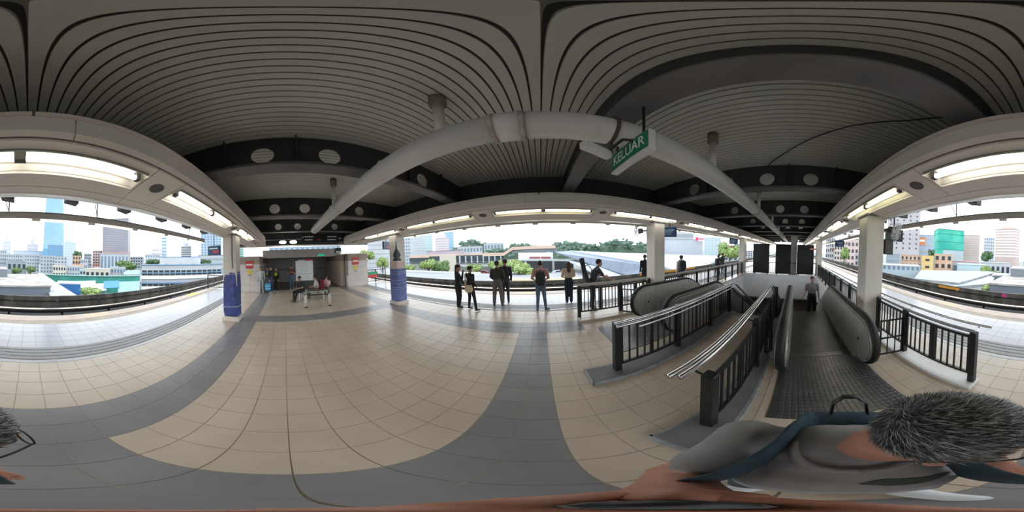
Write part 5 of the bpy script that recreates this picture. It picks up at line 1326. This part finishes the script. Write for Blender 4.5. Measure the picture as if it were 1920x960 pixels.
# two men standing one behind the other
person('man in an olive shirt and grey trousers, nearer of the overlapping pair', (-1.56, 5.62, 0), 95, 1.68, dict(elR=(.24, .02, 1.13), wrR=(.20, .18, .98), elL=(-.24, .02, 1.13), wrL=(-.17, .2, 1.0), knR=(.13, .02, .5), anR=(.16, -.02, .085), knL=(-.12, .02, .5), anL=(-.14, -.02, .085)), (.035, .033, .022), (.12, .10, .088), (.06, .055, .055), 'long', 'bushy', legw=1.25, fat=1.1)
person('man in a dark jacket half hidden behind the man in olive', (-1.36, 6.02, 0), 110, 1.72, None, (.018, .022, .025), (.03, .035, .05), BLK, 'long', 'bushy', look=30)
# man with backpack
person('man in a pink shirt and blue jeans wearing a black backpack', (-.03, 5.20, 0), 92, 1.68, dict(elR=(.27, .02, 1.14), wrR=(.20, .22, 1.05), elL=(-.27, .02, 1.14), wrL=(-.2, .22, 1.05), knR=(.12, .03, .5), anR=(.16, -.02, .085), toeR=(.30, .1, 0), knL=(-.09, .02, .5), anL=(-.12, -.02, .085)), (.52, .25, .24), (.085, .13, .18), (.05, .07, .10), 'short', 'short', SKIN)
backpack('black backpack on the man in the pink shirt', (-.03, 5.20), 92, 1.15, .98)
# woman with long hair
person('woman with long brown hair in a cream blouse and dark trousers', (1.0, 5.86, 0), 88, 1.58, dict(elR=(.23, .03, 1.13), wrR=(.13, .22, 1.05), elL=(-.25, .02, 1.13), wrL=(-.16, .2, 1.05), knR=(.08, .02, .5), anR=(.085, -.02, .085), knL=(-.08, .02, .5), anL=(-.085, -.02, .085)), (.55, .42, .30), (.012, .022, .04), BLK, 'long', 'long', SKIN2, legw=1.35, haircol=mat('hair_brown', (.06, .022, .015), .5, var=.2, scale=40), fat=1.06)
# man with guitar case leaning on the rail
person('man in a dark tee leaning forward on the railing with a case on his back', (1.62, 5.02, 0), -5, 1.70, dict(chest=(0, .10, 1.24), neck=(0, .20, 1.42), head=(0, .26, 1.55), shR=(.17, .19, 1.36), shL=(-.17, .19, 1.36), elR=(.24, .34, 1.14), wrR=(.30, .56, 1.05), elL=(-.22, .30, 1.13), wrL=(-.16, .50, 1.08)), (.035, .032, .042), (.03, .03, .035), BLK, 'short', 'bushy', SKIN)
gc = thing('guitar_case', 'tall black guitar case on the leaning man', 'case', (1.47, 5.03, .86), 0)
gc.rotation_euler = (0, math.radians(-12), 0)
m = MB(); m.prism([(-.17, 0), (.17, 0), (.20, .10), (.17, .24), (.12, .34), (.06, .42), (.05, .70), (.075, .74), (.075, .90), (-.075, .90), (-.075, .74), (-.05, .70), (-.06, .42), (-.12, .34), (-.17, .24), (-.20, .10)], -.07, .07, 'x')
bevel(m.build('shell', mat('case_black', (.012, .016, .022), .6), gc), .02, 3)
MB().tube([(.07, .06, .6), (.2, .12, .62), (.28, .10, .45), (.2, .05, .2), (.07, .0, .1)], .016, 6).build('strap', M_BLACK, gc)
# people along the market edge
person('figure in black half hidden behind the column with the screen', (4.78, 6.42, 0), 80, 1.72, None, BLK, BLK, BLK, 'long', 'short')
person('man in a white shirt with a dark backpack beyond the column', (6.15, 5.25, 0), 60, 1.66, None, (.6, .6, .62), (.05, .05, .06), BLK, 'long', 'short', SKIN, hat=mat('hat_dark', (.02, .02, .02), .8))
backpack('dark backpack on the man in the white shirt', (6.15, 5.25), 60, 1.18, 1.1)
person('man in a dark shirt leaning out at the far market-side railing', (10.3, 5.5, 0), 0, 1.66, dict(chest=(0, .12, 1.22), neck=(0, .26, 1.36), head=(0, .33, 1.48), shR=(.17, .24, 1.31), shL=(-.17, .24, 1.31), elR=(.2, .45, 1.15), wrR=(.15, .68, 1.06), elL=(-.2, .45, 1.15), wrL=(-.15, .68, 1.06)), BLK, (.03, .03, .04), BLK, 'long', 'short')
person('person in a grey top near the far market-side column', (11.2, 5.75, 0), 100, 1.64, None, (.28, .28, .30), (.04, .04, .05), BLK, 'long', 'short')
person('person in a dark green top beside the far market-side column', (12.0, 5.85, 0), 80, 1.68, None, (.03, .06, .04), (.05, .05, .05), BLK, 'long', 'bushy')
# man riding up the escalator
person('man in a grey tee and black trousers riding the escalator', (6.0, -.62, -.60), 182, 1.66, dict(elR=(.25, .0, 1.13), wrR=(.33, .14, .98), elL=(-.25, -.02, 1.13), wrL=(-.27, .04, .90), knL=(-.12, .03, .5), anL=(-.13, .0, .085), knR=(.11, .03, .5), anR=(.12, 0, .085)), (.15, .155, .165), (.012, .012, .014), BLK, 'short', 'short', SKIN, fat=1.12)
# group at the end wall
HV = mat('vest_lime', (.42, .62, .04), .7)
person('person in a white top and pale grey trousers by the skyline-side wall block', (-10.25, -1.50, 0), 10, 1.64, None, (.55, .56, .55), (.45, .46, .47), (.6, .6, .6), 'long', 'short')
person('worker in a lime vest and blue shirt next to the blue bag', (-10.5, -1.12, 0), 30, 1.62, None, (.06, .12, .25), (.25, .26, .28), BLK, 'long', 'short', vest=HV)
person('person in dark clothes with blue jeans between the two lime vests', (-10.05, -.88, 0), 60, 1.66, None, (.02, .02, .025), (.04, .07, .16), (.5, .5, .5), 'long', 'short')
person('worker in a bright lime vest over black, nearest the recess', (-10.35, -.55, 0), -40, 1.58, None, BLK, BLK, (.5, .5, .52), 'long', 'short', vest=HV)
sb2 = thing('carrier_bag', 'bright blue striped carrier bag held by the group at the end wall', 'bag', (-9.95, -1.06, .20))
bevel(MB().box(-.10, .10, -.17, .17, 0, .42).build('sack', mat('bag_blue', (.05, .35, .62), .5), sb2), .02)
for z in (.12, .26): MB().box(.10, .104, -.17, .17, z, z + .04).build('stripe', mat('bag_stripe', (.45, .65, .8), .5), sb2)
MB().tube([(.0, -.08, .42), (0, -.06, .56), (0, .06, .56), (0, .08, .42)], .008, 6).build('handle', MATS['bag_blue'], sb2)
person('man in a maroon shirt and jeans reading his phone beside the map board', (-11.0, .44, 0), 5, 1.68, dict(elR=(.23, .10, 1.14), wrR=(.06, .26, 1.24), elL=(-.23, .10, 1.14), wrL=(-.06, .26, 1.24)), (.10, .03, .03), (.08, .12, .17), (.55, .55, .55), 'short', 'short', SKIN, tilt=-20)
SIT = dict(pelvis=(0, -.02, .50), chest=(0, .03, .82), neck=(0, .10, 1.00), head=(0, .15, 1.13), shR=(.175, .08, .94), shL=(-.175, .08, .94), elR=(.22, .15, .70), elL=(-.22, .15, .70), wrR=(.10, .34, .66), wrL=(-.10, .34, .66),
           hpR=(.10, .02, .49), hpL=(-.10, .02, .49), knR=(.13, .44, .48), knL=(-.12, .44, .50), anR=(.12, .46, .085), anL=(-.10, .56, .085))
person('man in black seated on the bench bent over his phone', (-8.0, .82, 0), -55, 1.66, SIT, (.018, .018, .02), BLK, (.04, .035, .03), 'short', 'short', SKIN, tilt=-30)
ph = MB().box(-.035, .035, -.005, .005, -.07, .07).build('phone', M_BLACK, None, False, (-7.80, .53, .70)); bevel(ph, .004); ph.rotation_euler = (math.radians(-50), 0, math.radians(-55)); tag(ph, 'small black phone in the hands of the seated man in black', 'phone')
person('seated person in a white top with a maroon backpack, turned away', (-8.0, 1.60, 0), -108, 1.64, SIT, (.60, .58, .56), (.16, .11, .08), (.10, .07, .05), 'short', 'short', SKIN2)
backpack('maroon backpack on the seated person', (-7.98, 1.63), -108, .74, 1.05, (.16, .015, .03))
person('person in pink seated on the bench beside the maroon backpack', (-8.28, 2.12, 0), 165, 1.55, SIT, (.55, .36, .32), (.10, .08, .08), BLK, 'short', 'short', SKIN2)

# ------------------------------------------------------------------ the grey haired man holding the camera
random.seed(5)
G_SHIRT = mat('tee_grey', (.27, .255, .255), .85, var=.10, scale=9, bump=.15)
G_TEAL = mat('strap_teal', (.018, .045, .062), .8, var=.25, scale=30)
G_SKIN = mat('skin_tanned', (.46, .21, .14), .5, var=.10, scale=25, bump=.1)
G_HAIR = mat('hair_grey', (.035, .038, .036), .45, col2=(.20, .205, .20), scale=60)
NK = Vector((.215, -.105, 1.455)); HC = Vector((.112, -.197, 1.585))
TF = Vector((-.955, .29, 0)).normalized(); TR = Vector((TF.y, -TF.x, 0))       # torso facing and his right hand side
HF = Vector((-.86, -.50, -.08)).normalized(); HR = HF.cross(Vector((0, 0, 1))).normalized(); HU = HR.cross(HF)
def gp_(f, r, z): return NK + TF * f + TR * r + Vector((0, 0, z))
def hp_(f, r, u): return HC + HF * f + HR * r + HU * u
m = MB(); segs = []
def add(a, b, r0, r1, lab, flat=1.0, side=TR, n=18):
    ecap(m, a, b, r0, r1, flat, tuple(side), n); segs.append((Vector(a), Vector(b), r0, r1, lab))
shR, shL = gp_(-.01, .185, -.075), gp_(-.01, -.185, -.075)
add(gp_(.0, 0, -.16), gp_(.02, 0, -.35), .165, .17, 'top', .66)
add(gp_(.02, 0, -.35), gp_(.02, 0, -.56), .17, .165, 'top', .72)
add(gp_(.01, 0, -.60), gp_(0, 0, -.52), .16, .165, 'bottom', .72)
add(gp_(-.01, -.14, -.085), gp_(-.01, .14, -.085), .066, .066, 'top')
add(gp_(-.02, -.05, -.05), gp_(-.02, .05, -.05), .07, .07, 'top')
add(gp_(-.01, 0, -.06), HC + Vector((0, 0, -.04)) - HF * .02, .060, .060, 'skin')
# head
add(hp_(-.030, 0, .02), hp_(.030, 0, .025), .084, .080, 'skin', 1.12, HR)
add(hp_(.03, 0, -.03), hp_(.055, 0, -.085), .068, .046, 'skin', 1.05, HR)
add(hp_(.105, 0, -.005), hp_(.122, 0, -.045), .011, .017, 'skin', 1, HR, 10)
for s_ in (-1, 1):
    add(hp_(-.002, s_ * .086, .0), hp_(-.010, s_ * .088, -.045), .016, .012, 'skin', .5, HF, 10)
# right arm: hangs, elbow, forearm up to the grip below the camera
elR = Vector((.135, .115, 1.135)); wrR = Vector((.035, .030, 1.335))
cutR = shR + (elR - shR) * .62
add(shR, cutR, .070, .066, 'top'); add(cutR, elR, .050, .047, 'skin'); add(elR, wrR, .046, .031, 'skin')
elL = gp_(.02, -.25, -.34); wrL = gp_(.10, -.26, -.57); cutL = shL + (elL - shL) * .65
add(shL, cutL, .070, .062, 'top'); add(cutL, elL, .050, .046, 'skin'); add(elL, wrL, .045, .031, 'skin')
for s_ in (-1, 1):
    hpj, kn, an = gp_(0, s_ * .095, -.55), gp_(.02, s_ * .11, -.97), gp_(-.01, s_ * .12, -1.375)
    add(hpj, kn, .092, .066, 'bottom'); add(kn, an, .064, .050, 'bottom')
    add(an + Vector((0, 0, -.025)), an + TF * .16 + TR * s_ * .03 + Vector((0, 0, -.045)), .046, .036, 'shoe', .8)
out = remesh(m, .0085, 4)
x = MB()
# right hand closed round the stick
f_ = (Vector((.0, .0, 1.42)) - wrR).normalized(); up_ = Vector((0, 0, 1))
grip = Vector((0, 0, 1.415))
d = Vector((grip.x - wrR.x, grip.y - wrR.y, 0)).normalized(); sdv = up_.cross(d)
palm = grip - d * .030
ecap(x, wrR, palm + Vector((0, 0, -.02)), .030, .036, .8, tuple(sdv), 12)
ecap(x, palm + Vector((0, 0, -.032)), palm + Vector((0, 0, .032)), .030, .028, .62, tuple(d), 12)
for k in range(4):
    z = .036 - k * .022; R_ = .024 - (k == 3) * .003
    c = grip + Vector((0, 0, z))
    pts = [c + (d * -math.cos(a) + sdv * math.sin(a)) * R_ for a in (-.1, .5, 1.1, 1.7, 2.3, 2.9, 3.5, 4.1 - .2 * k)]
    x.tube([tuple(p) for p in pts], [.0105, .0105, .010, .010, .0095, .009, .0085, .006], 8)
pts = [palm + Vector((0, 0, .02)) - sdv * .022, grip + Vector((0, 0, .050)) - sdv * .028, grip + Vector((0, 0, .062)) - sdv * .020 + d * .014, grip + Vector((0, 0, .062)) + d * .026]
x.tube([tuple(p) for p in pts], [.014, .0125, .0115, .008], 8)
dl = (wrL - elL).normalized(); hand_fingers(x, wrL, dl, TR, 1, 1.05, .45)
x.cur = 4
for s_ in (-1, 1): x.blob(tuple(hp_(.096, s_ * .034, .0)), (.012, .012, .012), 2, 10, 8)
x.cur = 5; x.blob(tuple(hp_(.104, 0, -.075)), (.02, .02, .007), 2, 10, 6)
bm = bmesh.new(); bm.from_mesh(out)
idx = {'skin': 0, 'top': 1, 'bottom': 2, 'shoe': 3}
for f in bm.faces:
    c = f.calc_center_median(); best = 1e9; bl = 'top'
    for a, b, r0, r1, lab in segs:
        ab = b - a; t_ = max(0, min(1, (c - a).dot(ab) / max(ab.length_squared, 1e-9))); dd = (c - (a + ab * t_)).length - (r0 + (r1 - r0) * t_)
        if dd < best: best = dd; bl = lab
    f.material_index = idx[bl]; f.smooth = True
vs = [bm.verts.new(v) for v in x.v]; bm.verts.ensure_lookup_table()
for f, mi in zip(x.f, x.mi):
    try: nf = bm.faces.new([vs[i] for i in f]); nf.material_index = mi; nf.smooth = True
    except ValueError: pass
me = bpy.data.meshes.new('person'); bm.to_mesh(me); bm.free(); bpy.data.meshes.remove(out)
for q in (G_SKIN, G_SHIRT, mat('shorts_navy', (.03, .045, .065), .85, var=.1), mat('shoe_white', (.55, .55, .56), .6), EYE, LIP): me.materials.append(q)
man = bpy.data.objects.new('person', me); C.objects.link(man)
tag(man, 'grey haired man in a grey tee reaching up with the camera stick', 'person')
# hair: scalp shell plus fine strands swirling out from the crown
hm = MB(); crown = hp_(-.075, .01, .085)
n, mm = 36, 14
grid = []
for jx in range(mm + 1):
    for k in range(n):
        th = 2 * PI * k / n; f = math.cos(th); lim = .60 + .30 * (1 - f) / 2 + (.10 if f < -.5 else 0)
        if f > .5: lim = .52
        p_ = PI * .80 * lim * jx / mm
        r_ = (.099 + random.uniform(-.001, .001))
        grid.append(hp_(-.004 + .116 * math.sin(p_) * math.cos(th), .092 * math.sin(p_) * math.sin(th), .022 + r_ * math.cos(p_)))
hm.v += [tuple(v) for v in grid]
for jx in range(mm):
    for k in range(n): hm.f.append((jx * n + k, (jx + 1) * n + k, (jx + 1) * n + (k + 1) % n, jx * n + (k + 1) % n)); hm.mi.append(0)
hair = hm.build('hair', G_HAIR, man, True)
sm_ = MB()
ctr = hp_(-.004, 0, .022)
for i in range(14000):
    jx = random.random() ** .8 * mm * .985; k = random.random() * n
    a, b = int(jx), int(k); fa, fb = jx - a, k - b
    p = grid[a * n + b % n] * (1 - fa) * (1 - fb) + grid[a * n + (b + 1) % n] * (1 - fa) * fb + grid[(a + 1) * n + b % n] * fa * (1 - fb) + grid[(a + 1) * n + (b + 1) % n] * fa * fb
    nr_ = (p - ctr).normalized(); away = (p - crown); away = away - nr_ * away.dot(nr_)
    away = (away.normalized() if away.length > 1e-4 else HR) 
    sw = nr_.cross(away) * .35
    dv = (away + sw + Vector((random.gauss(0, .25), random.gauss(0, .25), random.gauss(0, .25)))).normalized()
    ln = random.uniform(.012, .024); w_ = nr_.cross(dv).normalized() * random.uniform(.0004, .0008)
    q0, q1, q2 = p, p + dv * ln * .5 + nr_ * ln * .16, p + dv * ln + nr_ * ln * .14
    sm_.cur = 0 if random.random() < .55 else (1 if random.random() < .6 else 2)
    sm_.add([tuple(q0 - w_), tuple(q0 + w_), tuple(q1 + w_ * .9), tuple(q1 - w_ * .9), tuple(q2)], [(0, 1, 2, 3), (3, 2, 4)])
st = sm_.build('hair_strands', [mat('strand_dark', (.03, .032, .03), .4), mat('strand_grey', (.22, .22, .215), .4), mat('strand_white', (.50, .50, .49), .4)], man); st['kind'] = 'stuff'
# round neck line and the dark swoosh printed on the chest
col = MB(); 
ring = []
for k in range(25):
    a = 2 * PI * k / 24; ring.append(tuple(gp_(.012 + .082 * math.cos(a), .088 * math.sin(a), -.012 - .052 * (math.cos(a) > 0) * math.cos(a))))
col.tube(ring, .009, 8).build('collar', G_SHIRT, man, True)
# spectacles
gl = thing('spectacles', 'thin dark spectacles on the grey haired man', 'glasses', tuple(hp_(.11, 0, 0)))
o0 = Vector(hp_(.11, 0, 0))
for s_ in (-1, 1):
    c = hp_(.118, s_ * .034, .002) - o0
    MB().tube([tuple(c + HR * .026 * math.cos(a) + HU * .019 * math.sin(a)) for a in [2 * PI * k / 18 for k in range(19)]], .0018, 6).build('rim', M_BLACK, gl)
    MB().tube([tuple(hp_(.115, s_ * .06, .004) - o0), tuple(hp_(.06, s_ * .088, .006) - o0), tuple(hp_(-.01, s_ * .094, .004) - o0), tuple(hp_(-.03, s_ * .092, -.02) - o0)], .0022, 6).build('temple', M_BLACK, gl)
MB().tube([tuple(hp_(.122, -.009, .004) - o0), tuple(hp_(.126, 0, .008) - o0), tuple(hp_(.122, .009, .004) - o0)], .0018, 6).build('bridge', M_BLACK, gl)
# camera stick
sk = thing('camera_stick', 'black camera stick gripped in the raised hand of the man', 'stick', (0, 0, 1.34))
MB().tube([(0, 0, 0), (0, 0, .16)], .014, 12).build('grip', M_BLACK, sk, True); MB().tube([(0, 0, .16), (0, 0, .30)], .006, 10).build('rod', M_BLACK, sk, True); MB().tube([(0, 0, .30), (0, 0, .325)], [.010, .008], 10).build('mount', M_BLACK, sk, True)
# teal backpack on his back
bp = thing('backpack', 'dark teal backpack with a black loop handle on the grey haired man', 'backpack', tuple(gp_(0, 0, -.30)), math.atan2(TF.y, TF.x) - PI / 2)
MB().blob((0, -.185, -.06), (.135, .075, .22), 4, 24, 16).build('body', G_TEAL, bp, True)
MB().blob((0, -.26, -.14), (.12, .03, .11), 4, 16, 10).build('pocket', G_TEAL, bp, True)
for s_ in (-1, 1):
    MB().tube([(s_ * .085, -.14, .16), (s_ * .100, -.095, .262), (s_ * .108, -.02, .302), (s_ * .112, .06, .275), (s_ * .118, .135, .15), (s_ * .13, .150, -.02), (s_ * .155, .08, -.16), (s_ * .14, -.13, -.20)], .042, 12, True, (.24, 1.2)).build('strap', G_TEAL, bp, True)
MB().tube([(-.05, -.20, .19), (-.047, -.215, .25), (-.02, -.225, .285), (.02, -.225, .285), (.047, -.215, .25), (.05, -.20, .19)], .012, 8, True, (.5, 1.3)).build('loop_handle', M_BLACK, bp, True)

# dark swoosh printed on the chest of the tee
from mathutils.bvhtree import BVHTree
bvh = BVHTree.FromPolygons([v.co.copy() for v in man.data.vertices], [tuple(q.vertices) for q in man.data.polygons])
sw = MB(); eye = Vector((0, 0, CAM_H)); prevp = None; cols2 = []
for px_, ya, yb in ((1612, 906.5, 907.5), (1640, 900, 909), (1661, 897, 910), (1690, 897, 909), (1725, 895, 905), (1755, 889, 897), (1779, 883, 886)):
    col_ = []
    for k in range(4):
        py_ = ya + (yb - ya) * k / 3; d_ = cdir((1500 - px_) * .1875, (480 - py_) * .1875)
        h_ = bvh.ray_cast(eye, d_)
        if h_[0] is None or h_[0].z < 1.0: col_ = None; break
        col_.append(tuple(h_[0] + h_[1] * .0025))
    if col_: cols2.append(col_)
for c_ in cols2: sw.v += c_
for i in range(len(cols2) - 1):
    for k in range(3): sw.f.append((4 * i + k, 4 * i + k + 1, 4 * i + 5 + k, 4 * i + 4 + k)); sw.mi.append(0)
if len(cols2) > 2: sw.build('chest_print', mat('print_green_black', (.03, .045, .035), .8), man)
print('swoosh columns', len(cols2))
